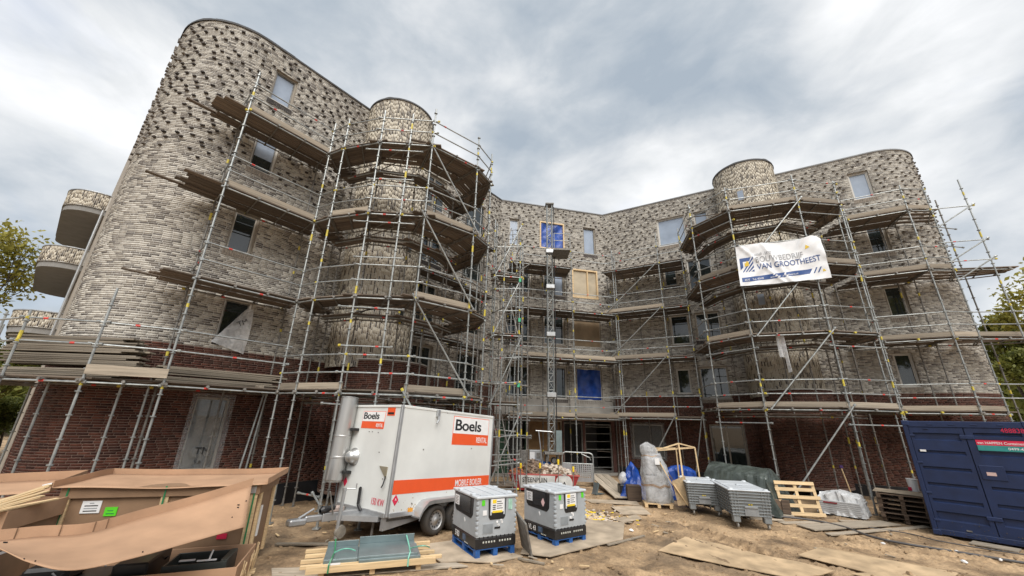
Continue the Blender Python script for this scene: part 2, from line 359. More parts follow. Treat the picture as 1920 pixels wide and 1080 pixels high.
# clods of mud lying about
cl = MB()
for i in range(4200):
    x = random.uniform(-11, 14); y = random.uniform(6, 17); s = random.choice((.012, .018, .025, .04)) * random.uniform(.7, 1.4)
    z = gh(x, y); a = random.random() * 6.3
    vs = [(x + s * 1.3 * math.cos(a + k * 1.571) * random.uniform(.7, 1.2), y + s * 1.3 * math.sin(a + k * 1.571) * random.uniform(.7, 1.2), z - .01) for k in range(4)] + [(x + s * .6 * math.cos(a + k * 1.571), y + s * .6 * math.sin(a + k * 1.571), z + s * random.uniform(.5, .9)) for k in range(4)]
    cl.hexa(vs)
cl.build('mud_clods', MUD, kind='stuff')

# ---------------------------------------------------------------- building
HR = 15.9                                    # roof edge
vA, vB, vC, vP = (-9.3, 10.7), (-.8, 21.3), (6.0, 22.9), (18.0, 16.07)
dL = np.array((.6256, .7802)); nL = np.array((.7802, -.6256)); dM = np.array((.9734, .2290)); nM = np.array((.2290, -.9734)); dR = np.array((.8691, -.4947)); nR = np.array((-.4947, -.8691))
class Path:
    def __init__(s, pts):
        s.p = np.array(pts, float); d = np.diff(s.p, axis=0); l = np.hypot(d[:, 0], d[:, 1]); s.u = np.concatenate([[0], np.cumsum(l)]); s.L = s.u[-1]
        n = np.stack([d[:, 1], -d[:, 0]], 1) / l[:, None]; vn = np.zeros_like(s.p); vn[:-1] += n; vn[1:] += n
        s.n = vn / np.linalg.norm(vn, axis=1)[:, None]
    def __call__(s, u, d=0.):
        u = np.asarray(u, float); x = np.interp(u, s.u, s.p[:, 0]); y = np.interp(u, s.u, s.p[:, 1])
        a = np.interp(u, s.u, s.n[:, 0]); b = np.interp(u, s.u, s.n[:, 1]); k = np.hypot(a, b)
        return np.stack([x + a / k * d, y + b / k * d], -1)
def arc(c, r, t0, t1, n): return [(c[0] + r * math.cos(t0 + (t1 - t0) * i / n), c[1] + r * math.sin(t0 + (t1 - t0) * i / n)) for i in range(n + 1)]
cLt = (-10.96, 12.04); tL1 = math.atan2(-.6256, .7802); tL0 = tL1 - math.pi / 2
cRt = (18.0 + 2.1 * .4947, 16.07 + 2.1 * .8691); tR0 = math.atan2(-.8691, -.4947); tR1 = tR0 + math.pi / 2
endL = (cLt[0] + 2.13 * math.cos(tL0), cLt[1] + 2.13 * math.sin(tL0))
arcL = arc(cLt, 2.13, tL0, tL1, 22); arcL[-1] = tuple(arcL[-1])
pathL = Path([(endL[0] - .778 * .6, endL[1] + .628 * .6)] + arcL + [vB]); ua = float(pathL.u[23])   # arc length before the straight wing wall
pathM = Path([vB, vC])
pathR = Path([vC, (17.98, 16.08)] + arc(cRt, 2.1, tR0, tR1, 22) + [(cRt[0] + 2.1 * math.cos(tR1) + .4947 * .6, cRt[1] + 2.1 * math.sin(tR1) + .8691 * .6)])
# openings: (u0, u1, z0, z1, kind)
OL = [(.42, 1.2, 13.57, 14.95, 'film'), (.40, 1.16, 10.58, 12.0, 'half'), (.42, 1.16, 7.53, 8.95, 'glass'), (.80, 1.57, 4.76, 6.02, 'glass'), (.78, 1.62, 1.12, 3.06, 'foil')]
for z in (3.9, 6.85, 9.8, 12.75): OL += [(7.5, 9.1, z, z + 1.9, 'glass'), (10.6, 12.2, z, z + 1.9, 'glass')]
OL = [(a + ua, b + ua, c, d, k) for a, b, c, d, k in OL]
OM = [(.54, 1.21, 12.86, 14.7, 'film'), (2.55, 4.2, 12.9, 14.8, 'tarp'), (5.52, 6.38, 12.86, 14.8, 'film'), (.53, 2.04, 9.86, 11.75, 'glass'), (2.78, 4.13, 9.85, 11.75, 'half2'), (4.65, 6.37, 9.85, 11.75, 'board'),
      (.45, 2.0, 6.85, 8.6, 'glass'), (2.77, 4.1, 6.85, 8.65, 'glass'), (4.7, 6.4, 6.85, 8.45, 'board2'), (.53, 1.97, 3.82, 5.58, 'glass'), (2.92, 4.15, 3.82, 5.6, 'glass'), (4.75, 6.3, 3.8, 5.57, 'tarp2'),
      (.1, 1.8, .12, 2.68, 'green'), (1.9, 3.82, .12, 2.68, 'plyopen'), (3.9, 5.02, .12, 2.6, 'void'), (5.14, 6.75, .12, 2.55, 'void')]
OR = [(3.35, 4.95, 12.82, 14.68, 'film'), (5.45, 6.2, 13.0, 14.65, 'film'), (3.42, 4.15, 10.26, 11.75, 'glass'), (4.73, 6.0, 9.85, 11.7, 'glass'), (3.46, 4.45, 6.8, 8.5, 'glass'), (4.75, 6.0, 6.95, 8.5, 'glass'), (3.47, 4.18, 4.16, 5.5, 'glass'), (4.6, 5.97, 3.9, 5.55, 'glass'),
      (12.72, 13.53, 13.43, 14.96, 'film'), (12.76, 13.49, 10.47, 11.95, 'glass'), (12.74, 13.46, 7.35, 8.85, 'glass'), (12.38, 13.02, 4.34, 5.78, 'glass'), (.9, 2.5, .94, 2.6, 'foil2'), (4.74, 6.25, .7, 2.68, 'glass')]
bld = thing('apartment_building', 'unfinished curved brick apartment building with rounded corners, pale upper brick and dark red base', 'building', (-9.3, 10.7, 0))
BO = Vector((-9.3, 10.7, 0))
def npmesh(name, V, F, mats, tone=None):
    V = V.reshape(-1, 3) - np.array(BO); n = len(F)
    me = bpy.data.meshes.new(name); me.vertices.add(len(V)); me.vertices.foreach_set('co', V.astype(np.float32).ravel())
    me.loops.add(n * 4); me.loops.foreach_set('vertex_index', F.astype(np.int32).ravel())
    me.polygons.add(n); me.polygons.foreach_set('loop_start', np.arange(0, n * 4, 4, dtype=np.int32)); me.polygons.foreach_set('loop_total', np.full(n, 4, dtype=np.int32))
    for m in mats: me.materials.append(m)
    if tone is not None:
        a = me.attributes.new('tone', 'FLOAT', 'FACE'); a.data.foreach_set('value', tone.astype(np.float32))
    me.update(calc_edges=True); me.validate(); return me
class Bricks:
    def __init__(s): s.V = []; s.T = []
    def add(s, path, u0, u1, z0, z1, d1, d0=-.03, tone=None):
        u0 = np.asarray(u0); n = len(u0)
        if n == 0: return
        d1 = np.asarray(d1, float).reshape(-1)
        a0 = path(u0, d1); a1 = path(u1, d1); b0 = path(u0, d0); b1 = path(u1, d0)
        V = np.empty((n, 8, 3))
        for k, (q, z) in enumerate(((a0, z0), (a1, z0), (a1, z1), (a0, z1), (b0, z0), (b1, z0), (b1, z1), (b0, z1))): V[:, k, :2] = q; V[:, k, 2] = z
        s.V.append(V); s.T.append(rng.random(n) if tone is None else tone)
    def build(s, name, m, parent):
        V = np.concatenate(s.V); T = np.concatenate(s.T); n = len(V)
        f = np.array([[0, 1, 2, 3], [4, 0, 3, 7], [1, 5, 6, 2], [3, 2, 6, 7], [4, 5, 1, 0]])
        F = (np.arange(n) * 8)[:, None, None] + f[None]
        me = npmesh(name, V, F.reshape(-1, 4), [m], np.repeat(T, 5)); o = bpy.data.objects.new(name, me); COL.objects.link(o); o.parent = parent; o['kind'] = 'stuff'; return o
BL, BW, CH, JT = .215, .230, .0625, .0155
def lay(acc, path, ops, z0, z1, ustart=0., uend=None):
    uend = path.L if uend is None else uend
    k = 0; z = z0
    while z + CH * .6 < z1:
        zt = min(z + CH - JT, z1); zm = (z + zt) / 2
        iv = [(ustart, uend)]
        for (a, b, c, d, _) in ops:
            if c - .02 < zm < d + .02:
                ni = []
                for (p, q) in iv:
                    if b <= p or a >= q: ni.append((p, q)); continue
                    if a > p: ni.append((p, a))
                    if b < q: ni.append((b, q))
                iv = ni
        ph = random.random() * BW
        for (p, q) in iv:
            e = np.arange(p - ph, q + BW, BW); a = np.maximum(e, p); b = np.minimum(e + BL, q); ok = b - a > .03; a, b = a[ok], b[ok]
            n = len(a); acc.add(path, a, b, np.full(n, z), np.full(n, zt), rng.uniform(-.003, .004, n)[:, None])
        z += CH; k += 1
def backing(path, ops, z0, z1, d=-.0065):
    us = sorted(set([round(float(u), 4) for u in path.u] + [round(v, 4) for o in ops for v in o[:2]])); zs = sorted(set([z0, z1] + [v for o in ops for v in o[2:4] if z0 < v < z1]))
    m = MB()
    for a, b in zip(us[:-1], us[1:]):
        for c, e in zip(zs[:-1], zs[1:]):
            um, zm = (a + b) / 2, (c + e) / 2
            if any(o[0] < um < o[1] and o[2] < zm < o[3] for o in ops): continue
            p, q = path(a, d), path(b, d)
            m.add([(p[0] - BO.x, p[1] - BO.y, c), (q[0] - BO.x, q[1] - BO.y, c), (q[0] - BO.x, q[1] - BO.y, e), (p[0] - BO.x, p[1] - BO.y, e)], [(0, 1, 2, 3)])
    return m
lb, rb = Bricks(), Bricks()
ZL, ZR = 4.45, 4.1
for path, ops, zb, z0 in ((pathL, OL, ZL, .62), (pathM, OM, 3.78, None), (pathR, OR, ZR, .45)):
    lay(lb, path, ops, zb, HR - .02)
    w = backing(path, [o for o in ops], zb - .01, HR); w.build('brick_wall', MORT, bld)
    if z0 is not None:
        lay(rb, path, ops, z0, zb - .005)
        backing(path, ops, z0 - .02, zb - .01).build('red_brick_wall', MORTR, bld)
        m = MB(); m.grid(lambda i, j: (*(path(i * path.L, .015) - np.array((BO.x, BO.y))), -.3 + j * (z0 + .28)), 60, 2); m.build('foundation_strip', FOILB, bld)
# concrete band and piers of the recessed entrance wall
m = MB()
def wallbox(m, a, d, n, u0, u1, d0, d1, z0, z1, mi=0):
    q = [(a[0] + d[0] * u + n[0] * w - BO.x, a[1] + d[1] * u + n[1] * w - BO.y) for u, w in ((u0, d0), (u1, d0), (u1, d1), (u0, d1))]
    m.hexa([(x, y, z0) for x, y in reversed(q)] + [(x, y, z1) for x, y in reversed(q)], mi)
for i, (a, b) in enumerate(((.02, 1.6), (1.61, 3.2), (3.21, 4.8), (4.81, 6.93))):
    m = MB(); wallbox(m, vB, dM, nM, a, b, -.2, .01 + .006 * (i % 2), 2.95, 3.77); m.build('concrete_panel', CONCR, bld)
for a, b in ((-.1, .1), (1.8, 1.9), (3.82, 3.9), (5.02, 5.14), (6.75, 6.95)): m = MB(); wallbox(m, vB, dM, nM, a, b, -.25, -.002, 0, 2.69); m.build('pier', mat('pier paint', (.10, .045, .035), .8, var=.25), bld)
m = MB(); wallbox(m, vB, dM, nM, 0, 6.95, -.25, -.01, 2.69, 2.94); m.build('lintel', mat('rusty lintel', (.13, .085, .06), .8, var=.4, vs=4), bld)
m = MB(); wallbox(m, vB, dM, nM, 0, 6.95, -2.2, .25, -.2, .1); m.build('threshold', CONCR, bld)
# windows
REDR = mat('red reveal', (.08, .03, .022), .9, var=.3, vs=11)
def window(a, d, n, o, off=0.):
    u0, u1, z0, z1, kind = o; u0 -= off; u1 -= off
    F = lambda u, w, z: (a[0] + d[0] * u + n[0] * w - BO.x, a[1] + d[1] * u + n[1] * w - BO.y, z)
    def bx(m, U0, U1, D0, D1, Z0, Z1, mi=0):
        m.hexa([F(U0, D1, Z0), F(U1, D1, Z0), F(U1, D0, Z0), F(U0, D0, Z0), F(U0, D1, Z1), F(U1, D1, Z1), F(U1, D0, Z1), F(U0, D0, Z1)], mi)
    fm = {'tarp': WOODN, 'board': WOODN, 'board2': WOODG, 'void': STEELD, 'plyopen': WOODG, 'green': DGREEN, 'foil': FRAME, 'foil2': FRAMEL}.get(kind, FRAME if random.random() < .6 else FRAMEL)
    t = .085 if kind in ('tarp', 'board') else .06
    fr = MB(); D0, D1 = -.20, (.02 if kind in ('tarp', 'board') else -.085)
    bx(fr, u0, u0 + t, D0, D1, z0, z1); bx(fr, u1 - t, u1, D0, D1, z0, z1); bx(fr, u0 + t, u1 - t, D0, D1, z1 - t, z1); bx(fr, u0 + t, u1 - t, D0, D1, z0, z0 + t)
    if kind == 'board': bx(fr, u0 + (u1 - u0) * .58, u0 + (u1 - u0) * .58 + .07, D0, D1 - .01, z0 + t, z1 - t)
    if kind in ('glass', 'half2') and u1 - u0 > 1.1: bx(fr, (u0 + u1) / 2 - .035, (u0 + u1) / 2 + .035, D0, D1 - .004, z0 + t, z1 - t)
    f = fr.build('window' if kind != 'void' else 'doorway', fm, bld)
    if kind not in ('tarp', 'board', 'void', 'green', 'plyopen'):
        s = MB(); bx(s, u0 - .02, u0 + .003, -.2, -.004, z0, z1); bx(s, u1 - .003, u1 + .02, -.2, -.004, z0, z1); bx(s, u0, u1, -.2, -.004, z1 - .003, z1 + .02); s.build('reveal', mat('reveal brick', (.30, .265, .22), .9, var=.35, vs=11) if z0 > 3 else REDR, f)
    # inner sash
    if kind in ('film', 'glass', 'half', 'half2'):
        s = MB(); e = t + .035
        bx(s, u0 + t, u0 + e, -.185, -.115, z0 + t, z1 - t); bx(s, u1 - e, u1 - t, -.185, -.115, z0 + t, z1 - t); bx(s, u0 + e, u1 - e, -.185, -.115, z1 - e, z1 - t); bx(s, u0 + e, u1 - e, -.185, -.115, z0 + t, z0 + e)
        s.build('sash', STEELD if random.random() < .5 else FRAMEL, f)
    def pane(m, U0, U1, Z0, Z1, dd=-.16):
        tl = random.uniform(-.006, .006); p = MB(); p.add([F(U0, dd, Z0), F(U1, dd + tl, Z0), F(U1, dd + tl, Z1), F(U0, dd, Z1)], [(0, 1, 2, 3)]); return p.build('pane' if m in (GLASS, FILM) else 'infill', m, f)
    a0, a1, b0, b1 = u0 + t * .8, u1 - t * .8, z0 + t * .8, z1 - t * .8
    if kind == 'film': pane(FILM, a0, a1, b0, b1)
    elif kind == 'glass':
        pane(GLASS, a0, a1, b0, b1)
        if random.random() < .5 and u1 - u0 < 1.1:
            s = MB(); bx(s, u0 + t, u1 - t, -.175, -.163, z0 + (z1 - z0) * .3, z0 + (z1 - z0) * .36); s.build('rail', FRAMEL, f)
    elif kind == 'half': pane(FILM, a0, a1, b0 + (b1 - b0) * .42, b1); pane(GLASS, a0, a1, b0, b0 + (b1 - b0) * .42)
    elif kind == 'half2': pane(GLASS, a0, (a0 + a1) / 2, b0, b1); pane(FILM, (a0 + a1) / 2, a1, b0, b1)
    elif kind in ('tarp', 'tarp2'):
        p = MB(); p.grid(lambda i, j: F(a0 + (a1 - a0) * i, -.06 + .035 * math.sin(i * 9 + 4 * math.sin(j * 3)) * (1 - abs(2 * i - 1) ** 4) + .03 * fn3(i * 5, j * 7, 2), b0 + (b1 - b0) * j), 26, 22); p.build('sheeting', TARPB, f, smooth=True)
    elif kind in ('board', 'board2'): pane(mat('brown board', (.25, .185, .115), .8, var=.2, vs=2) if kind == 'board2' else mat('pale board', (.43, .365, .265), .8, var=.15, vs=2), a0, a1, b0, b1, -.08)
    elif kind == 'plyopen':
        for q in range(2):
            p = MB(); w_ = (a1 - a0) / 2; bx(p, a0 + q * w_ + .004, a0 + (q + 1) * w_ - .004, -.3, -.28 - .004 * q, b0, b1); p.build('plywood_sheet', mat('site plywood', (.23, .135, .06), .8, var=.25, vs=3), f)
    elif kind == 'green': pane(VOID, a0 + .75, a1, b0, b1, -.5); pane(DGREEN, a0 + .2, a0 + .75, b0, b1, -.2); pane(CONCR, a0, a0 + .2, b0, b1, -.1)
    elif kind in ('foil', 'foil2'):
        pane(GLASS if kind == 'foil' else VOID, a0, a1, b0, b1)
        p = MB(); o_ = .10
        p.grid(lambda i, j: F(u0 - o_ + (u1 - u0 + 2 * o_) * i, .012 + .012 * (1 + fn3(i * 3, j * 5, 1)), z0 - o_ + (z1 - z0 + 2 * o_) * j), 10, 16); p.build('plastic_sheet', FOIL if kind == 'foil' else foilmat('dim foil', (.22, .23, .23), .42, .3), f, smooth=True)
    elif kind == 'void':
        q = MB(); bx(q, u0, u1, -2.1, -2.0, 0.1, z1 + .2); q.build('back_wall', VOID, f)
        if u0 > 5:
            for zz in (.35, .85, 1.25, 1.65, 2.05, 2.4):
                q = MB(); q.tube(F(u0 + .04, -.1, zz), F(u1 - .04, -.1, zz), .017, 6); q.build('crossbar', STEEL, f)
    # brick sill
    if kind in ('film', 'glass', 'half', 'half2', 'tarp2'):
        q = MB(); u = u0 - .04; k = 0
        while u < u1 + .03:
            bx(q, u, u + .052, -.03, .012 + .004 * (k % 2), z0 - .2, z0 - .012); u += .066; k += 1
        q.build('sill_bricks', DARKB if random.random() < .35 else mat('sill brick', (.26, .22, .18), .85, var=.35, vs=14), f)
        q = MB(); bx(q, u0 - .02, u1 + .02, -.05, .02, z0 - .010, z0 + .012); q.build('sill', FRAMEL, f)
    return f
winL = [window(vA, dL, nL, o, ua) for o in OL]
winM = [window(vB, dM, nM, o) for o in OM]
winR = [window(vC, dR, nR, o) for o in OR]
# writing on the sheet over the ground-floor window, flapping sheet at the window above
rzL = math.atan2(dL[1], dL[0])
def onL(u, w, z): return (vA[0] + dL[0] * u + nL[0] * w - BO.x, vA[1] + dL[1] * u + nL[1] * w - BO.y, z)
text('lettering', 'TM', .26, BLACK, winL[4], onL(1.05, .05, 1.55), (R(90), 0, rzL), bold=-.012, ext=.0005)
text('lettering', 'S.o', .13, BLACK, winL[4], onL(1.10, .05, 1.32), (R(90), 0, rzL), bold=-.006, ext=.0005)
m = MB()
def flap(i, j):
    u = 1.62 - .06 * j - (1 - i) * (.15 + .75 * (1 - j)); z = 4.62 + 1.15 * j - .25 * (1 - j) * i
    return onL(u, .05 + .22 * math.sin(j * 2.6) * i + .05 * fn3(i * 4, j * 5, 0), z)
m.grid(flap, 14, 16); fl = m.build('torn_sheet', FOILW, winL[3], smooth=True)
text('lettering', 'TM', .22, BLACK, winL[3], onL(1.27, .20, 5.15), (R(90), R(-35), rzL), bold=-.01, ext=.0005)
# stair towers with upright bricks
towers = []
vb = Bricks(); CW = .0625
def upright(path, u0, u1, z0, z1):
    for u in np.arange(u0, u1 - CW, CW):
        ph = random.random() * .228; zs = np.arange(z0 - ph, z1, .228); a = np.maximum(zs, z0); b = np.minimum(zs + .215, z1); ok = b - a > .03; a, b = a[ok], b[ok]; n = len(a)
        vb.add(path, np.full(n, u), np.full(n, u + CW - JT), a, b, rng.uniform(-.003, .004, n)[:, None])
for (c, nn, zb, cr, rr) in (((-5.46, 14.83), nL, ZL, (-4.85, 14.95), 1.62), ((12.85, 18.35), nR, ZR, (12.95, 18.2), 1.5)):
    t0 = math.atan2(nn[1], nn[0]); P = Path(arc(c, 1.47, t0 - R(125), t0 + R(125), 60))
    upright(P, 0, P.L, zb - .2, HR + .1)
    t = backing(P, [], zb - .2, HR + .1).build('stair_tower', MORT, bld)
    P2 = Path(arc(cr, rr, t0 - R(120), t0 + R(120), 60)); lay(rb, P2, [], .4, zb + .05); backing(P2, [], .3, zb + .06).build('round_balcony', MORTR, bld)
    m = MB()
    for r0, z in ((rr, zb + .06),):
        m.grid(lambda i, j: (cr[0] - BO.x + (rr + .03 - .16 * j) * math.cos(t0 - R(120) + R(240) * i), cr[1] - BO.y + (rr + .03 - .16 * j) * math.sin(t0 - R(120) + R(240) * i), zb + .09), 48, 1)
        m.grid(lambda i, j: (cr[0] - BO.x + (rr + .03) * math.cos(t0 - R(120) + R(240) * i), cr[1] - BO.y + (rr + .03) * math.sin(t0 - R(120) + R(240) * i), zb + .05 + .04 * j), 48, 1)
    m.build('coping', FRAMEL, bld)
    # torn roofing along the rim
    m = MB(); m.grid(lambda i, j: (c[0] - BO.x + (1.50 - .02 * j) * math.cos(t0 - R(125) + R(250) * i), c[1] - BO.y + (1.50 - .02 * j) * math.sin(t0 - R(125) + R(250) * i), HR + .04 + j * (.09 + .09 * max(0, fn3(i * 14, 0, c[0])))), 90, 1)
    m.build('roof_felt', ROOFM, bld, solid=.02)
    m = MB(); m.add([(c[0] - BO.x + 1.46 * math.cos(2 * math.pi * i / 40), c[1] - BO.y + 1.46 * math.sin(2 * math.pi * i / 40), HR + .08) for i in range(40)], [tuple(range(40))]); m.build('tower_roof', ROOFM, bld)
    # small windows in the towers
    for zz in ((5.95, 8.85) if c[0] < 0 else (8.0, 13.7)):
        ang = t0 + R(8 if c[0] < 0 else -14); w = MB(); T = Matrix.Translation((c[0] - BO.x, c[1] - BO.y, zz)) @ Matrix.Rotation(ang, 4, 'Z')
        w.box(1.38, -.17, 0, 1.49, .17, .62, 0, T); f = w.build('window', FRAME, bld); p = MB(); p.box(1.40, -.13, .05, 1.497, .13, .57, 0, T); p.build('pane', GLASS if c[0] < 0 else FILM, f)
# round-ended balconies on the end wall
ex, ey = endL; bd = np.array((-.772, .636)); bn = np.array((-.636, -.772))
for zt, zb in ((12.52, 11.7), (9.62, 8.85), (6.62, 5.9)):
    s0, s1, w = 9.4, 16.6, 1.38
    def bp(s, q): return (ex + bd[0] * s + bn[0] * q, ey + bd[1] * s + bn[1] * q)
    pts = [bp(s1, 0), bp(s1, .2)]
    pts += [bp(s1 - w * (1 - math.cos(a)) * .8 + .0, .2 + (w - .2) * math.sin(a)) for a in np.linspace(.1, math.pi / 2, 10)]
    pts += [bp(s0 + w * (1 - math.cos(a)) * .8, .2 + (w - .2) * math.sin(a)) for a in np.linspace(math.pi / 2, .1, 10)] + [bp(s0, .2), bp(s0, 0)]
    P = Path(pts); upright(P, 0, P.L, zb + .02, zt - .04)
    bk = backing(P, [], zb, zt).build('balcony', MORT, bld)
    m = MB(); m.add([(x - BO.x, y - BO.y, zb) for x, y in pts], [tuple(range(len(pts)))]); m.add([(x - BO.x, y - BO.y, zb - .25) for x, y in [tuple(P(u, -.05)) for u in np.linspace(0, P.L, 40)]], [tuple(range(40))])
    q = [tuple(P(u, -.05)) for u in np.linspace(0, P.L, 40)]
    for (xa, ya), (xb, yb) in zip(q[:-1], q[1:]): m.add([(xa - BO.x, ya - BO.y, zb - .25), (xb - BO.x, yb - BO.y, zb - .25), (xb - BO.x, yb - BO.y, zb), (xa - BO.x, ya - BO.y, zb)], [(0, 1, 2, 3)])
    m.build('soffit', SOFF, bk)
    m = MB(); q = [tuple(P(u, .03)) for u in np.linspace(0, P.L, 40)]; r = [tuple(P(u, -.14)) for u in np.linspace(0, P.L, 40)]
    for k in range(39): m.hexa([(*(np.array(v) - np.array((BO.x, BO.y))), zt - .04) for v in (q[k], q[k + 1], r[k + 1], r[k])] + [(*(np.array(v) - np.array((BO.x, BO.y))), zt) for v in (q[k], q[k + 1], r[k + 1], r[k])])
    m.build('coping', ALU, bk)
m = MB(); m.path([(ex + bd[0] * 9.2 + bn[0] * .1 - BO.x, ey + bd[1] * 9.2 + bn[1] * .1 - BO.y, z) for z in (4.5, 11.6)], .05); m.build('downpipe', ALU, bld)
# shell: end wall, back walls, roof, parapet edge
far1 = (ex + bd[0] * 22, ey + bd[1] * 22); far2 = (22.5, 34.0); erx, ery = pathR.p[-1]
m = MB()
for p, q in (((ex - .3, ey + .25), far1), (far1, (-4, 48)), ((-4, 48), far2), (far2, (erx, ery))): m.add([(p[0] - BO.x, p[1] - BO.y, 0), (q[0] - BO.x, q[1] - BO.y, 0), (q[0] - BO.x, q[1] - BO.y, HR), (p[0] - BO.x, p[1] - BO.y, HR)], [(0, 1, 2, 3)])
m.build('rear_wall', mat('far brick', (.33, .29, .24), .9, var=.3, vs=5), bld)
ring = [tuple(pathL(u, -.05)) for u in pathL.u] + [tuple(pathM(3, -.05))] + [tuple(pathR(u, -.05)) for u in pathR.u] + [far2, (-4, 48), far1]
m = MB(); m.add([(x - BO.x, y - BO.y, HR - .25) for x, y in ring], [tuple(range(len(ring)))]); m.build('flat_roof', ROOFM, bld)
for path in (pathL, pathM, pathR):
    n = 70; jag = path is pathL
    m = MB()
    m.grid(lambda i, j: (*(path(i * path.L, (.035, .035, -.28)[min(2, int(round(j * 2)))]) - np.array((BO.x, BO.y))), HR + (-.03 if j < .25 else .035 + (.07 * max(0, fn3(i * 25, 1, 0)) if jag and i < .3 else 0))), n, 2)
    m.build('parapet_edge', ROOFM if jag else TRIM, bld, solid=.01)
m = MB(); m.grid(lambda i, j: (*(pathL(2.2 + 2.6 * i, .05 - .25 * j) - np.array((BO.x, BO.y))), HR + .05 + .16 * j * (1 - i * .6)), 12, 2); m.build('roof_foil', FOILW, bld)
# projecting header bricks of the upper storeys
PB = MB(); PB.cbox(-.05, -.02, 0, .05, .075, CH - JT, .005); PBM = PB.mesh('header_brick', DARKB)
cand = []
for path, ops, zl, fade in ((pathL, OL, 10.1, 1.0), (pathM, OM, 9.2, .8), (pathR, OR, 9.6, 1.0)):
    zb = ZL if path is pathL else (3.78 if path is pathM else ZR)
    k = 0
    while True:
        z = zb + k * CH
        if z > HR - .15: break
        k += 1
        kk = 3 if path is pathL else 4
        if z < zl or k % kk: continue
        row = k // kk; st = .46 if path is pathL else .44; u = (row * .29) % st + random.uniform(-.03, .03)
        while u < path.L:
            uu = u + random.uniform(-.07, .07); u += st
            if random.random() > .88 * min(1, (z - zl) / fade + .25): continue
            if any(o[0] - .1 < uu < o[1] + .1 and o[2] - .25 < z < o[3] + .08 for o in ops): continue
            q = path(uu, 0); r = path(uu, 1)
            if math.hypot(q[0] + 5.46, q[1] - 14.83) < 1.5 or math.hypot(q[0] - 12.85, q[1] - 18.35) < 1.5: continue
            cand.append((float(q[0]), float(q[1]), z + random.choice((0, 0, CH)), math.atan2(r[1] - q[1], r[0] - q[0]) - math.pi / 2, path, uu))
cand.sort(key=lambda c: math.hypot(c[0], c[1]))
lw = [o for o in bld.children if o.name.startswith('brick_wall')]
pj = Bricks()
for i, (x, y, z, rz, path, uu) in enumerate(cand):
    if i < 295: inst('brick', PBM, lw[0], (x - BO.x, y - BO.y, z), (0, 0, rz), (random.uniform(.9, 1.25), random.uniform(.75, 1.1), 1))
    else: pj.add(path, np.array([uu - .05]), np.array([uu + .05]), np.array([z]), np.array([z + CH - JT]), np.array([[.07]]), .005, tone=np.array([random.random() * .16]))
pj.build('projecting_bricks', LIGHTB, bld)
lb.build('brickwork', LIGHTB, bld); rb.build('red_brickwork', REDB, bld); vb.build('upright_brickwork', VERTB, bld)
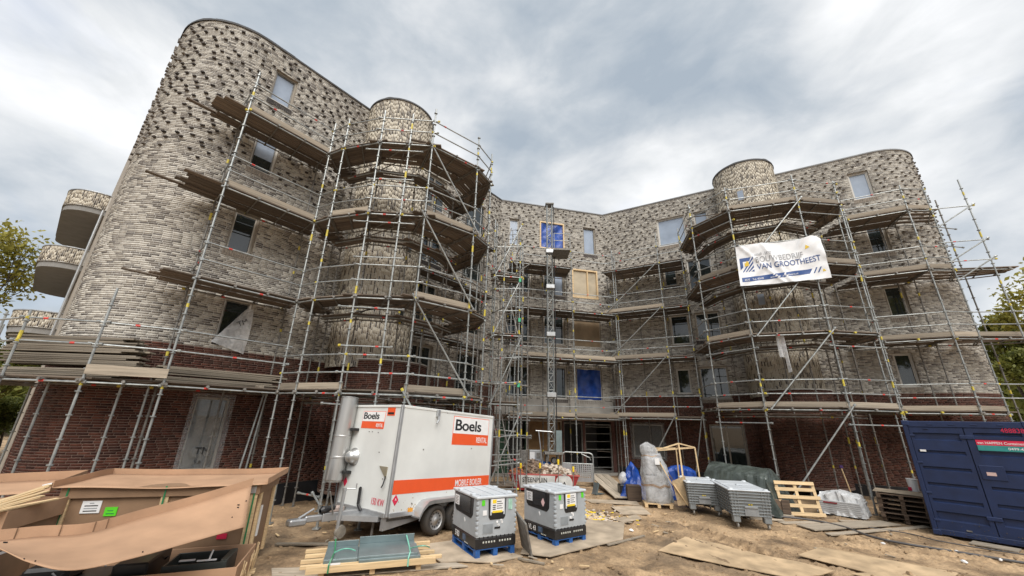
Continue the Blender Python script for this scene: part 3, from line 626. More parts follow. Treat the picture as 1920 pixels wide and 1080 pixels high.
# ---------------------------------------------------------------- scaffolding
PLK = MB(); PLK.cbox(-.5, -.095, -.019, .5, .095, .019, .004)
PLM = PLK.mesh('plank', BOARD); TBM = MB().cbox(-.5, -.015, 0, .5, .015, .17, .003).mesh('toe_board', TOEB)
TR = .0265
class Scaf:
    def __init__(s, label, origin, group=None):
        s.o = Vector((origin[0], origin[1], 0)); s.root = thing('scaffold', label, 'scaffolding', s.o, 0, group)
        s.cp = MB()
    def l(s, p): return Vector(p) - s.o
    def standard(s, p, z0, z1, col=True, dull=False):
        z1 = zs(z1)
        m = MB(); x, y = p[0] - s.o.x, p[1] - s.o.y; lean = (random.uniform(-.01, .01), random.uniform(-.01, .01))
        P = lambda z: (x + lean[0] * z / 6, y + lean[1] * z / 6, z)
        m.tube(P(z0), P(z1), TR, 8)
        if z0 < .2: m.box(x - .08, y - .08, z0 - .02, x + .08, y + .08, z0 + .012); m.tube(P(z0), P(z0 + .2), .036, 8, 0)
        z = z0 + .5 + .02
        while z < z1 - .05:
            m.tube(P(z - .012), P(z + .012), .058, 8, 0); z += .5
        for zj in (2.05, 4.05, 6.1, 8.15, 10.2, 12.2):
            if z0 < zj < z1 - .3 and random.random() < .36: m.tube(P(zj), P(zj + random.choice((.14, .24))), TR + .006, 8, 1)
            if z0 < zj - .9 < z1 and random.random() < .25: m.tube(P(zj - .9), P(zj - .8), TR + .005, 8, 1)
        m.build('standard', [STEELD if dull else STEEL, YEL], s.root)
    def bar(s, p, q, name='ledger', r=TR - .004, m=None, over=.0, red=True):
        p = s.l(p); q = s.l(q); d = (q - p); L = d.length
        if L < .05: return
        d.normalize(); p = p - d * over; q = q + d * over
        mb = MB(); mb.tube(p, q, r, 7)
        if red and random.random() < .45 and L > .8:
            t = random.uniform(.2, .8); c = p.lerp(q, t); mb.tube(c - d * .045, c + d * .045, r + .004, 7, 1)
        for e in (p, q): mb.tube(e - d * .035, e + d * .035, r + .015, 6, 2 if random.random() < .14 else 0)
        mb.build(name, [m or STEEL, REDP, YEL], s.root)
    def rails(s, a, b, z, hs=(.5, 1.0), over=.03):
        for h in hs: s.bar((a[0], a[1], z + h), (b[0], b[1], z + h), 'guard_rail', over=over)
    def quad(s, a, b, c, d, z, over=(.0, .0), toe=True, ledge=True, trans=True, n=None, jit=.25, rail=True, gap=0.02):
        """planks between outer edge a-b and inner edge d-c (d behind a, c behind b)"""
        a, b, c, d = [Vector((p[0], p[1], 0)) for p in (a, b, c, d)]
        w = ((d - a).length + (c - b).length) / 2; n = n or max(2, int(w / .205))
        ex = (b - a).normalized()
        for i in range(n):
            t = (i + .5) / n; p = a.lerp(d, t); q = b.lerp(c, t); e = (q - p); L = e.length
            if L < .3: continue
            e.normalize(); o0 = over[0] + random.uniform(0, jit); o1 = over[1] + random.uniform(0, jit * .6)
            p2 = p - e * o0; q2 = q + e * o1; mid = (p2 + q2) / 2; LL = (q2 - p2).length
            zz = z + .02 + random.uniform(-.004, .010) + (.04 if i % 5 == 4 else 0)
            inst('plank', PLM, s.root, (mid.x - s.o.x, mid.y - s.o.y, zz), (random.uniform(-.02, .02), random.uniform(-.006, .006), math.atan2(e.y, e.x) + random.uniform(-.006, .006)), (LL, min(1.06, w / n / .2), 1))
        if trans:
            k = max(2, int(round((b - a).length / .85)) + 1)
            for i in range(k):
                t = (i + .04) / (k - .92) if k > 1 else 0; t = min(t, .985); p = a.lerp(b, t); q = d.lerp(c, t)
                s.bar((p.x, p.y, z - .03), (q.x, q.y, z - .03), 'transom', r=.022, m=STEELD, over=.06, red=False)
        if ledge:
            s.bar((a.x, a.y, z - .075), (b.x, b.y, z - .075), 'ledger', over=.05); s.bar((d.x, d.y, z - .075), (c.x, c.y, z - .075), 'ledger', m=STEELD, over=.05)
        if toe:
            t0, t1 = (0, 1); p = a; q = b; mid = (p + q) / 2; nrm = Vector((-ex.y, ex.x, 0)) * .02
            inst('toe_board', TBM, s.root, (mid.x - s.o.x + nrm.x, mid.y - s.o.y + nrm.y, z + .045), (0, random.uniform(-.01, .01), math.atan2(ex.y, ex.x)), ((b - a).length + .1, 1, 1))
        if rail: s.rails(a, b, z)
    def brace(s, p, q): s.bar(p, q, 'brace', r=.027, over=.2, red=False)
def wl_(u, w): return (vA[0] + dL[0] * u + nL[0] * w, vA[1] + dL[1] * u + nL[1] * w)
def wm_(u, w): return (vB[0] + dM[0] * u + nM[0] * w, vB[1] + dM[1] * u + nM[1] * w)
def wr_(u, w): return (vC[0] + dR[0] * u + nR[0] * w, vC[1] + dR[1] * u + nR[1] * w)
Z1, Z2, Z3, Z4 = zs(3.32), zs(6.18), zs(9.12), zs(12.0)
# --- left wing
S1 = K((-8.68, 9.95)); S2 = K((-7.02, 12.08)); S1i = wl_(-.2, .08); S2i = wl_(2.45, .08)
A0 = K((-9.95, 9.22)); B0 = K((-11.4, 8.87)); A1i = (-9.69, 9.94); A2i = (-9.28, 10.25); B0i = (-11.15, 9.62)
sc = Scaf('tall tube scaffold along the left brick wing with board piles on its lowest lift', S1)
for p, z in ((S1, 13.55), (S2, 13.4)): sc.standard(p, 0, z)
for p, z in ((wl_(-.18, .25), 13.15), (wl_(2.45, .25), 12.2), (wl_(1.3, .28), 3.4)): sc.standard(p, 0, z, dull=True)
for p, z in ((A0, 5.55), (B0, 4.85)): sc.standard(p, 0, z)
for p, z in ((A1i, 3.5), (A2i, 3.5), (B0i, 3.5)): sc.standard(p, 0, z)
for z, ov, n in ((Z4, .55, 7), (Z3, .75, 7), (Z2, .62, 7)):
    sc.quad(S1, S2, S2i, S1i, z, over=(ov, .15), n=n, jit=.3, toe=z > Z2); sc.bar((*S1, z + 1), (*S1i, z + 1), 'guard_rail'); sc.bar((*S1, z + .5), (*S1i, z + .5), 'guard_rail')
    e = Vector((*S1, 0)) - Vector((*S2, 0)); e.normalize(); p = Vector((*S1i, 0)).lerp(Vector((*S1, 0)), .12) + e * .65
    inst('plank', PLM, sc.root, (p.x - S1[0], p.y - S1[1], z + .07), (0, .01, math.atan2(e.y, e.x)), (1.5 + (z == Z3) * .5, .7, 1))
sc.quad(S1, S2, S2i, S1i, Z1, n=6, toe=False, rail=False); sc.quad(A0, S1, A2i, A1i, Z1, n=3, toe=False, rail=False); sc.quad(B0, A0, A1i, B0i, Z1, n=4, over=(.6, .1), toe=False, rail=False)
for a, b in ((B0, A0), (A0, S1), (S1, S2)):
    for z in (Z1 + .78, Z1 + 1.3): sc.bar((*a, z), (*b, z), 'guard_rail', over=.1)
for z in (Z1 + .78, Z1 + 1.3, Z1 - .07): sc.bar((*B0, z), (B0[0] - 1.6, B0[1] + .5, z), 'guard_rail')
m = wl_(-.4, 1.02); inst('toe_board', TBM, sc.root, (-.56, -.40, Z1 + .1), (0, 0, math.atan2(.73, 1.27)), (1.45, 1, 1.3))
sc.brace((*wl_(2.35, .5), 3.0), (*wl_(2.2, .5), .2)); sc.brace((*wl_(2.3, .4), 3.0), (*wl_(2.0, .5), .2))
# far poles round the corner, lower left
for p, z in (((-13.6, 10.1), 5.2), ((-14.6, 10.9), 5.0), ((-13.9, 11.6), 3.4)): sc.standard(p, 0, z)
for z in (Z1, Z1 + .5, Z1 + 1, 1.6): sc.bar((-13.6, 10.1, z), (-14.6, 10.9, z), 'guard_rail', over=.8)
sc.quad((-13.0, 9.6), (-14.6, 10.9), (-13.9, 11.6), (-12.6, 10.6), Z1, toe=True, rail=False)
# --- left stair tower
S3, S4, S5, S6, S7, S8, S9 = [K(q) for q in ((-6.3, 11.72), (-4.85, 11.33), (-3.78, 11.32), (-3.0, 11.45), (-1.45, 12.72), (-.98, 13.7), (-1.5, 15.4))]
I2 = (-7.0, 13.25); I3 = (-6.5, 13.25); I4 = (-5.3, 12.78); I6 = (-3.95, 13.1); I7 = (-3.25, 14.0); I8 = (-2.9, 14.9)
sb = Scaf('tangled polygonal scaffold wrapped round the stair tower of the left wing, with dark board undersides', S4)
for p, z in ((S3, 13.3), (S4, 13.35), (S5, 13.25), (S6, 13.6), (S7, 13.45), (S8, 13.4), (S9, 13.1)): sb.standard(p, 0, z)
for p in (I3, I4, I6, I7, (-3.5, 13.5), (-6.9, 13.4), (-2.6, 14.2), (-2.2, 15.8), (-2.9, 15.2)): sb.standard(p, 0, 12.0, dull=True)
def lp(a, b, t): return (a[0] + (b[0] - a[0]) * t, a[1] + (b[1] - a[1]) * t)
for k, z in enumerate((Z1, Z2, Z3, Z4)):
    f = .62
    for (a, b, c, d, tb) in ((S3, S4, I4, I3, k in (0, 2)), (S4, S6, I6, I4, k == 0 and 0), (S6, S7, I7, I6, k in (0, 1, 2)), (S7, S8, I8, I7, False)):
        sb.quad(a, b, lp(b, c, f), lp(a, d, f), z, over=(.12, .18), toe=tb, rail=False, jit=.35)
        sb.quad(lp(a, d, f + .1), lp(b, c, f + .1), lp(b, c, 1.0), lp(a, d, 1.0), z - .22, over=(.1, .1), toe=False, rail=False, ledge=True, trans=False, jit=.3)
    sb.quad(S2, S3, I3, I2, z, toe=(k == 0), rail=False, over=(.05, .05)); sb.quad(S8, S9, (-2.9, 16.2), I8, z - .05, toe=False, rail=True)
    for a, b in ((S2, S3), (S3, S4), (S6, S7), (S7, S8)): sb.rails(a, b, z)
    for h in (.5, 1.0): sb.bar((*S4, z + h), (*S6, z + h), 'guard_rail', over=.15)
    e = Vector((S5[0] - S4[0], S5[1] - S4[1], 0))
    sb.bar((*lp(S4, S5, -.3), z - .35), (*lp(S4, S5, 1.35), z - .42), 'ledger', over=.1)
    if k < 3: sb.bar((*lp(S4, S5, -.2), z + 1.25), (*lp(S4, S5, 1.25), z + 1.22), 'ledger')
for za, zb in ((Z4, Z3), (Z3, Z2), (Z2, Z1), (Z1, .3)): sb.brace((S6[0] + .03, S6[1] - .06, za - .1), (S7[0] + .03, S7[1] - .06, zb + .2))
for z in (Z1, Z2, Z3, Z4):          # loose boards sticking up and dark cross tubes under the decks
    for i in range(4):
        a = random.choice((I3, I4, I6)); b = random.choice((S4, S5, S6)); sb.bar((*a, z - .12), (*b, z - .12), 'transom', r=.022, m=STEELD, over=.1, red=False)
inst('plank', PLM, sb.root, (S5[0] - S4[0] + .25, S5[1] - S4[1] + .4, Z4 + .33), (.2, .45, -.4), (1.1, 1, 1))
# low raking props and ground tubes by the trailer
sb.bar((-4.9, 11.3, .62), (-5.7, 11.8, .62), 'ledger'); sb.brace((-5.0, 11.3, .6), (-4.5, 10.9, .3))
for p in ((-5.3, 12.3), (-5.15, 12.45)): sb.standard(p, .1, 3.0)
# --- left wing beyond the tower, towards the inner corner
st = Scaf('dark stacked scaffold decks in the recess between the left stair tower and the entrance wall', wl_(8, .95))
for u in (7.6, 9.9, 12.0): st.standard(wl_(u, 1.0), 0, 13.1); st.standard(wl_(u, .25), 0, 12.2, dull=True)
for z in (Z1, Z2, Z3, Z4): st.quad(wl_(7.3, 1.05), wl_(9.9, 1.05), wl_(9.9, .2), wl_(7.3, .2), z, n=4, toe=z < 4, rail=True); st.quad(wl_(9.9, 1.05), wl_(12.1, 1.05), wl_(12.1, .2), wl_(9.9, .2), z - .1, n=4, toe=False, rail=True)
# --- ladder tower
lt = Scaf('narrow scaffold access tower with steep ladders left of the lattice mast', (-.3, 16.9))
LT = [K(q) for q in ((-.75, 16.3), (.35, 16.5), (.2, 17.6), (-.9, 17.4))]
for p, z in zip(LT, (11.5, 10.9, 11.9, 12.3)): lt.standard(p, 0, z)
for zz in np.arange(1.0, 11.0, 1.0):
    for a, b in ((0, 1), (1, 2), (2, 3), (3, 0)):
        if (a + int(zz)) % 3: lt.bar((*LT[a], zz + .1 * a), (*LT[b], zz + .1 * b), 'guard_rail', over=.06)
for k, z in enumerate((.3, Z1, Z2, Z3 - .2)):
    a = Vector((-.55 if k % 2 else .1, 15.95, z)); b = Vector((.1 if k % 2 else -.55, 16.6, z + 2.75)); m = MB(); sx = Vector((.19, -.05, 0))
    m.tube(a - sx - lt.o, b - sx - lt.o, .024, 7); m.tube(a + sx - lt.o, b + sx - lt.o, .024, 7)
    for i in range(10): c = a.lerp(b, (i + .5) / 10); m.tube(c - sx - lt.o, c + sx - lt.o, .014, 6)
    m.build('ladder', STEELD, lt.root)
    lt.quad(LT[0], LT[1], LT[2], LT[3], z if k else .3, n=4, toe=False, rail=False, trans=False)
    lt.brace((*LT[0], z), (*LT[1], z + 2.4))
for p, z in (((-1.3, 15.2), 11.2), ((-.35, 15.1), 10.2), ((-1.15, 16.2), 11.6), ((.75, 16.9), 9.4), ((-.55, 17.6), 12.0), ((.55, 18.0), 10.6)): lt.standard(p, 0, z, dull=random.random() < .4)
for k in range(26):
    a, b = random.sample([(-1.3, 15.2), (-.35, 15.1), (-1.15, 16.2), (.75, 16.9), (-.55, 17.6), (.55, 18.0)] + LT, 2); z = random.uniform(1, 10)
    if math.dist(a, b) < 1.9: lt.bar((*a, z), (*b, z + random.choice((0, 0, 0, 1.3))), 'ledger', over=random.uniform(.05, .4), m=STEELD if k % 3 == 0 else None)
for z in (3.9, 6.6, 8.4):
    m = MB(); m.box(.30, 15.86, z, .40, 15.93, z + .16); q = m.build('scaffold_tag', GREENP, lt.root, loc=(.3, -16.9, 0))
# --- entrance wall
sm = Scaf('straight scaffold bays in front of the entrance wall, with long flat toe boards', (2, 20.8))
ZM = tuple(zs(z) for z in (2.87, 5.92, 8.65, 11.3))
UM = [.55, 1.15, 2.6, 4.15, 6.85]
for i, u in enumerate(UM): sm.standard(K(wm_(u, 1.15)), 0, (13.2, 12.6, 12.4, 12.3, 12.8)[i]); sm.standard(wm_(u, .35), 0, 11.4, dull=True)
Cc = K(wm_(6.85, 1.15)); sm.standard((Cc[0] + .14, Cc[1] + .1), 0, 12.4)
for k, z in enumerate(ZM):
    for a, b in ((.55, 2.6), (2.6, 4.15), (4.15, 6.85)):
        if k == 3 and a == 4.15: continue
        sm.quad(K(wm_(a, 1.15)), K(wm_(b, 1.15)), wm_(b, .15), wm_(a, .15), z, n=8, toe=k < 2, rail=True, jit=.1)
    if k == 3: sm.rails(K(wm_(4.15, 1.15)), Cc, z)
# --- right wing, inner part
R1_, R2_ = K(wr_(3.35, 1.1)), K(wr_(4.6, 1.1)); RC = K(wr_(.1, 1.1))
sr = Scaf('braced scaffold bay right of the inner corner with steep diagonal tubes', R1_)
for p in (R1_, R2_): sr.standard(p, 0, 13.3)
for u in (.3, 1.9, 3.4, 4.6): sr.standard(wr_(u, .3), 0, 11.8, dull=True)
for k, z in enumerate(ZM):
    z2 = (Z1, Z2, Z3, Z4)[k] if k else 2.95
    z2 = z + .08
    sr.quad(RC, R1_, wr_(3.35, .1), wr_(.4, .1), z2, n=8, toe=k < 3, rail=True, jit=.1); sr.quad(R1_, R2_, wr_(4.6, .1), wr_(3.35, .1), z2, n=8, toe=False, rail=True, jit=.1)
    if k: sr.brace((RC[0] + .1, RC[1] - .1, ZM[k - 1] + .15), (R1_[0] - .3, R1_[1] + .1, z - .1))
sr.brace((*lp(RC, R1_, .45), .2), (*lp(RC, R1_, .95), 2.8)); sr.brace((*K(wr_(3.9, 1.1)), .2), (*K(wr_(4.5, 1.1)), 2.8))
# --- right stair tower
Q0, Q2, Q1, Q3, Q4 = [K(q) for q in ((8.94, 17.16), (9.86, 15.44), (12.38, 14.53), (14.4, 14.72), (15.1, 15.7))]
J0 = (10.75, 18.6); J2 = (11.15, 17.35); J1 = (12.7, 16.35); J3 = (14.2, 16.75); J4 = (14.6, 17.1)
sq = Scaf('polygonal scaffold round the stair tower of the right wing, carrying the white banner', Q2)
for p, z in ((R2_, 12.6), (Q0, 13.3), (Q2, 13.2), (Q1, 13.3), (Q3, 13.2), (Q4, 12.9)): sq.standard(p, 0, z)
for p in (J0, J2, J1, J3, (11.9, 16.75), (13.6, 16.4), (13.9, 16.1), (14.9, 16.6)): sq.standard(p, 0, 11.9, dull=True)
for k, z in enumerate((Z1, Z2, Z3, Z4)):
    f = .6
    for (a, b, c, d, tb) in ((R2_, Q0, J0, wr_(5.5, .3), False), (Q0, Q2, J2, J0, k < 3), (Q2, Q1, J1, J2, k in (0, 3)), (Q1, Q3, J3, J1, k in (0, 2, 3))):
        sq.quad(a, b, lp(b, c, f), lp(a, d, f), z, over=(.1, .12), toe=tb, rail=False, jit=.25)
        sq.quad(lp(a, d, f + .08), lp(b, c, f + .08), lp(b, c, 1.), lp(a, d, 1.), z - .2, over=(.1, .1), toe=False, rail=False, trans=False)
    sq.quad(Q3, Q4, J4, J3, z - .05, toe=False, rail=False)
    for a, b in ((R2_, Q0), (Q0, Q2), (Q2, Q1), (Q1, Q3), (Q3, Q4)): sq.rails(a, b, z, over=.12)
    for a, b in ((Q0, Q2), (Q1, Q3)): sq.bar((*a, z - .55), (*b, z - .55), 'ledger', over=.15)
for (za, zb) in ((Z4, Z3), (Z3, Z2), (Z2, Z1), (Z1, .25)): sq.brace((Q1[0], Q1[1] - .06, za - .05), (Q2[0] + .3, Q2[1] - .15, zb + .1))
inst('plank', PLM, sq.root, (Q0[0] - Q2[0] + .5, Q0[1] - Q2[1] - .7, Z4 + .28), (.3, .35, -1.1), (1.4, 1, 1))
# --- right wing, outer part
W0, W1, W2, W3 = [K(q) for q in ((15.82, 16.08), (17.72, 15.0), (18.72, 14.98), (20.0, 14.62))]
sw = Scaf('scaffold along the rounded right corner, with a free outer pole and overhanging boards', W1)
for p, z in ((W0, 12.6), (W1, 13.25), (W2, 13.2), (W3, 13.35)): sw.standard(p, 0, z)
for p, z in ((wr_(11.0, .3), 12), (wr_(13.2, .3), 12), (wr_(13.75, .3), 12), (19.6, 15.55)) if 0 else ((wr_(11.0, .3), 12), (wr_(13.2, .3), 12), (wr_(13.75, .3), 12), ((19.75, 15.5), 13.2)): sw.standard(p, 0, z, dull=True)
for k, z in enumerate((Z1, Z2, Z3, Z4)):
    sw.quad(W0, W1, wr_(13.6, .1), wr_(11.0, .1), z, n=8, toe=True, rail=True, jit=.12); sw.quad(W1, W2, (19.2, 15.6), wr_(13.6, .3), z, n=4, toe=True, rail=True, over=(.05, .1))
    if k in (1, 2):
        e = (.96, -.27); E2 = (W2[0] + 2.0 * e[0], W2[1] + 2.0 * e[1] + .25); sw.quad(W2, E2, (E2[0] + .3, E2[1] + .7), (19.2, 15.6), z, n=4, toe=(k == 1), rail=False, over=(.1, .2), jit=.6)
    if k < 2: sw.rails(W2, (20.7, 14.0), z)
for z in (zs(12.0), zs(10.35), zs(9.45)): sw.bar((*W2, z), (*W3, z), 'ledger', over=.15); 
for z in (zs(12.0), zs(10.35), zs(9.5)): sw.brace((W2[0] + .2, W2[1], z - .75), (*W3, z - .05))
for z in (zs(11.1), zs(10.2)): sw.bar((*W2, z), (W2[0] + .7, W2[1] + .1, z), 'transom', over=.2)
# --- lattice hoist mast
mx, my = 1.98, 18.87
hm = thing('mast_climber', 'slender lattice hoist mast with a dark cable in front of the entrance', 'hoist', (mx, my, 0))
m = MB(); w = .135
for i, (a, b) in enumerate(((-w, -w), (w, -w), (w, w), (-w, w))): MB().tube((a, b, 1.35), (a, b, 14.13), .026, 8).build('mast_tube', STEEL, hm)
z = 1.4; k = 0; cs = [(-w, -w), (w, -w), (w, w), (-w, w)]
while z < 13.9:
    for i in range(4):
        a, b = cs[i], cs[(i + 1) % 4]
        if k % 2: a, b = b, a
        m.tube((*a, z), (*b, z + .38), .013, 6); m.tube((*cs[i], z), (*cs[(i + 1) % 4], z), .013, 6)
    z += .38; k += 1
o = m.build('lattice_brace', STEEL, hm, kind='stuff')
MB().box(-.22, -.22, 14.1, .24, .22, 14.16).lathe([(0, 14.22), (.06, 14.22), (.06, 14.16)], 10).build('mast_cap', STEELD, hm)
MB().path([(.22, -.2, 13.9), (.22, -.2, 1.4)], .022).build('cable', BLACK, hm)
for z in (3.7, 6.6, 9.1, 11.1): MB().cbox(-.22, -.26, z, .22, .1, z + .22, .02).build('mast_clamp', ALU, hm)
MB().cbox(-.35, -.4, 1.24, .45, .4, 1.34, .01).build('base_plate', STEELD, hm)
for a, b in ((-.3, -.3), (.3, -.3), (.3, .3), (-.3, .3)): MB().tube((a, b, 0), (a * .8, b * .8, 1.26), .035).build('leg', STEELD, hm)
MB().box(.17, -.3, 1.35, .43, -.26, 2.25).build('guard_panel', ZINC, hm)
MB().tube((-.75, -.25, 2.22), (.0, -.2, 2.18), .03, 8).build('side_arm', ALU, hm)
MB().tube((-.42, -.25, .6), (-.62, -.25, 2.2), .025, 8).build('strut', ALU, hm)
pf = MB(); pf.cbox(.1, -1.1, 10.88, .95, .1, 10.96, .01)
for i in range(6): pf.box(.1, -1.1 + .2 * i, 10.962, .95, -.92 + .2 * i, 10.98)
pf.build('platform', STEELD, hm)
m = MB()
for x in (.12, .93): m.tube((x, -1.08, 10.9), (x, -1.08, 11.8), .02)
for z in (11.4, 11.8): m.tube((.12, -1.08, z), (.93, -1.08, z), .02)
m.build('platform_rail', STEEL, hm)
hb = thing('control_cabinet', 'grey electrical control cabinet with white notice beside the hoist mast', 'cabinet', (1.25, 19.5, 0))
MB().cbox(-.27, -.2, .85, .3, .2, 1.36, .015).build('cabinet', ALU, hb); MB().box(-.25, -.204, .92, -.02, -.201, 1.28).build('notice', PAPER, hb); MB().cbox(-.2, -.15, 0, .22, .15, .85, .01).build('post', STEELD, hb)
MB().box(.06, -.205, 1.0, .24, -.201, 1.25).build('panel', STEELD, hb)
hd = thing('control_box', 'dark steel box left of the grey control cabinet', 'cabinet', (.72, 19.6, 0)); MB().cbox(-.25, -.2, .5, .2, .2, 1.33, .02).build('box', STEELD, hd)
for z in (.05,): MB().cbox(-.2, -.15, 0, .15, .15, .5, .02).build('pedestal', STEELD, hd)
dr = thing('drum', 'blue steel drum lying behind the rubble skip', 'drum', (1.55, 19.2, .72)); MB().lathe([(0, -.4), (.18, -.4), (.18, -.13), (.19, -.11), (.18, -.09), (.18, .13), (.19, .15), (.18, .17), (.18, .4), (0, .4)], 24, Matrix.Rotation(R(90), 4, 'Y')).build('shell', BLUEP, dr, smooth=False)
MB().cbox(-.4, -.2, -.72, .4, .2, -.19, .02).build('cradle', STEELD, dr)
mo = thing('hoist_motor', 'small hoist motor under the lattice mast', 'motor', (2.1, 19.2, .95)); MB().lathe([(0, -.2), (.12, -.2), (.14, -.12), (.14, .12), (.1, .2), (0, .2)], 18, Matrix.Rotation(R(90), 4, 'X')).build('motor', ALU, mo); MB().cbox(-.25, -.15, -.95, .3, .15, -.13, .03).build('gearbox', STEELD, mo)
# --- banner
bn_ = thing('banner', 'white construction company banner with blue stripe tied to the right scaffold', 'banner', (9.8, 15.4, 9.2))
q0, q1, q2, q3 = [Vector((*K((a, b)), zs(c))) for a, b, c in ((9.78, 15.30, 10.04), (12.72, 14.26, 10.03), (12.74, 14.22, 8.3), (9.67, 15.26, 8.22))]; bO = Vector((9.8, 15.4, 9.2)); bN = Vector((-.34, -.94, 0))
def bnr(i, j, off=0.):          # i along, j from bottom to top
    p = q3.lerp(q2, i).lerp(q0.lerp(q1, i), j)
    top = [(0, 0), (.35, .08), (.36, .09), (.55, .05), (.9, .2), (.97, .17), (1, 0)]
    s = np.interp(i, [0, .30, .55, .78, .90, .96, 1], [0, .07, .03, .06, .17, .13, .0]); p = p + Vector((0, 0, float(s) * j))
    p = p + Vector((0, 0, -.10 * (1 - j) * math.sin(i * math.pi) * .3))
    w = .035 * math.sin(9 * (i + .5 * j) + 2) * (.4 + .6 * j) + .045 * fn3(i * 4 + j * 2.5, j * 1.5 - i, 1) + .03 * fn3(i * 9 - j * 5, j * 3, 4)
    w += .05 * math.exp(-((i - .32 - (1 - j) * .25) / .035) ** 2) + .05 * math.exp(-((i - .66 - (j - .5) * .25) / .03) ** 2) * j + .04 * math.exp(-((i - .05 - (1 - j) * .45) / .03) ** 2)
    return p + bN * (w + off) - bO
m = MB(); m.grid(lambda i, j: bnr(i, j), 90, 44); m.build('sheet', CLOTH, bn_, smooth=True)
def bpoly(name, polys, mt, dens=.03):
    bm_ = MB()
    for pl in polys:                                  # quads in (i, j) space subdivided so that they follow the cloth
        a, b, c, d = [Vector((*p, 0)) for p in pl]; nu = max(1, int((b - a).length / dens)); nv = max(1, int((d - a).length / dens))
        bm_.grid(lambda s, t: bnr(*(a.lerp(b, s).lerp(d.lerp(c, s), t)).xy, .006), nu, nv)
    return bm_.build(name, mt, bn_, smooth=True)
bpoly('logo', [[(.03, .69), (.165, .69), (.145, .60), (.03, .60)], [(.03, .40), (.065, .46), (.065, .60), (.03, .60)]], NAVY)
bpoly('logo_stripe', [[(.05 + .034 * k, .34), (.066 + .034 * k, .34), (.19, .645 - .105 * k), (.19, .70 - .105 * k)] for k in range(4)], NAVY)
bpoly('logo_mark', [[(.085, .47), (.135, .49), (.135, .575), (.085, .56)], [(.10, .56), (.13, .57), (.118, .61), (.112, .61)]], GOLD)
bpoly('logo_mark', [[(.80, .73), (.855, .75), (.84, .78), (.815, .83)]], GOLD)
bpoly('stripe', [[(.03, .09), (.79, .15), (.83, .26), (.03, .20)]], NAVY)
bpoly('stripe_mark', [[(.83 + .045 * k, .15), (.845 + .045 * k, .15), (.885 + .045 * k, .27), (.87 + .045 * k, .27)] for k in range(2)], NAVY)
bpoly('stripe_mark', [[(.93, .16), (.965, .17), (.955, .20), (.94, .22)]], GOLD)
def btext(body, i0, j0, h, wd, mt, bold=0., slope=0., italic=0.):
    t = text('lettering', body, 1, mt, bn_, (0, 0, 0), (0, 0, 0), bold=bold, ext=0)
    me = t.data; import bmesh
    b = bmesh.new(); b.from_mesh(me); bmesh.ops.subdivide_edges(b, edges=[e for e in b.edges if e.calc_length() > .3], cuts=3); b.to_mesh(me); b.free()
    xs_ = [v.co.x for v in me.vertices]; W_ = max(xs_) or 1
    for v in me.vertices:
        i = i0 + v.co.x / W_ * wd; j = j0 + v.co.y * h + slope * (i - i0) + 0; i += italic * v.co.y * h
        v.co = bnr(i, j, .012)
    me.update()
btext('sinds 1870', .205, .70, .105, .195, GREYT, slope=.02, italic=.25)
btext('BOUWBEDRIJF', .215, .535, .195, .55, GREYT, bold=.0, slope=.04)
btext('VAN GROOTHEEST', .225, .365, .185, .715, NAVY, bold=.022, slope=.06)
btext('EDE   Tel. 0318        www.vangrootheest.nl', .06, .115, .06, .60, WHITE, slope=.075)
for i, j in ((0, 1), (1, 1), (0, 0), (1, 0), (.35, 1), (.9, 1)):
    p = bnr(i, j) ; MB().tube(p, p - bN * .14 + Vector((0, 0, .05)), .008, 5).build('tie', WHITE, bn_)
# sheet caught in the scaffold
hs = thing('plastic_sheet', 'strip of clear plastic hanging from the first lift of the right scaffold', 'plastic sheet', (10.42, 14.86, 5.5))
m = MB(); m.grid(lambda i, j: (.02 + .26 * i + .06 * (1 - j) * math.sin(3 * i), -.10 * i - .05 * math.sin(i * 9) * (1.2 - j), -.45 + j * 1.0 - (1 - j) * (.45 if i > .55 else -.12) * (1 if i > .55 else 1)), 22, 14); m.build('sheet', FOILW, hs, smooth=True)
# ---------------------------------------------------------------- mobile boiler trailer
RTX, RTY = R(90), math.atan2(.81, .59)
tl = thing('boiler_trailer', 'white box trailer with orange stripe and a tall steel flue, a mobile boiler', 'trailer', (-1.87, 10.65, .0), (0, R(3), RTY))
X0, X1, Y1, ZB, ZT = -1.33, 2.27, 2.0, .47, 2.85
MB().cbox(X0 + .02, .012, ZB + .06, X1 - .02, Y1 - .012, ZT - .02, .01).build('body', WHITEP, tl)
for x in (X0, X1 - .07):
    for y in (-.004, Y1 - .066): MB().cbox(x - .004, y, ZB, x + .074, y + .07, ZT, .012).build('corner_post', ALU, tl)
m = MB()
for y in (-.002, Y1 - .05): m.cbox(X0 + .07, y, ZT - .06, X1 - .07, y + .052, ZT + .004, .01)
for x in (X0 - .002, X1 - .05): m.cbox(x, .066, ZT - .058, x + .052, Y1 - .066, ZT + .002, .01)
m.build('roof_trim', WHITEP, tl)
m = MB()
for y in (-.006, Y1 - .06): m.cbox(X0 + .075, y, ZB - .02, X1 - .075, y + .066, ZB + .085, .01)
for x in (X0 - .008, X1 - .06): m.cbox(x, .07, ZB - .02, x + .068, Y1 - .07, ZB + .083, .01)
m.build('floor_frame', ALU, tl)
MB().box(X0 + .1, .1, ZB - .10, X1 - .1, Y1 - .1, ZB + .05).build('chassis', STEELD, tl)
def side(name, u0, u1, z0, z1, mt, d=.0, par=None): return MB().box(u0, .0105 - d, z0, u1, .0115, z1).build(name, mt, par or tl)
def front(name, y0, y1, z0, z1, mt, d=0.): return MB().box(X0 + .0185, y0, z0, X0 + .0195 - d * 0 - .0, y1, z1).build(name, mt, tl) if 0 else MB().box(X0 + .019 - d, y0, z0, X0 + .021, y1, z1).build(name, mt, tl)
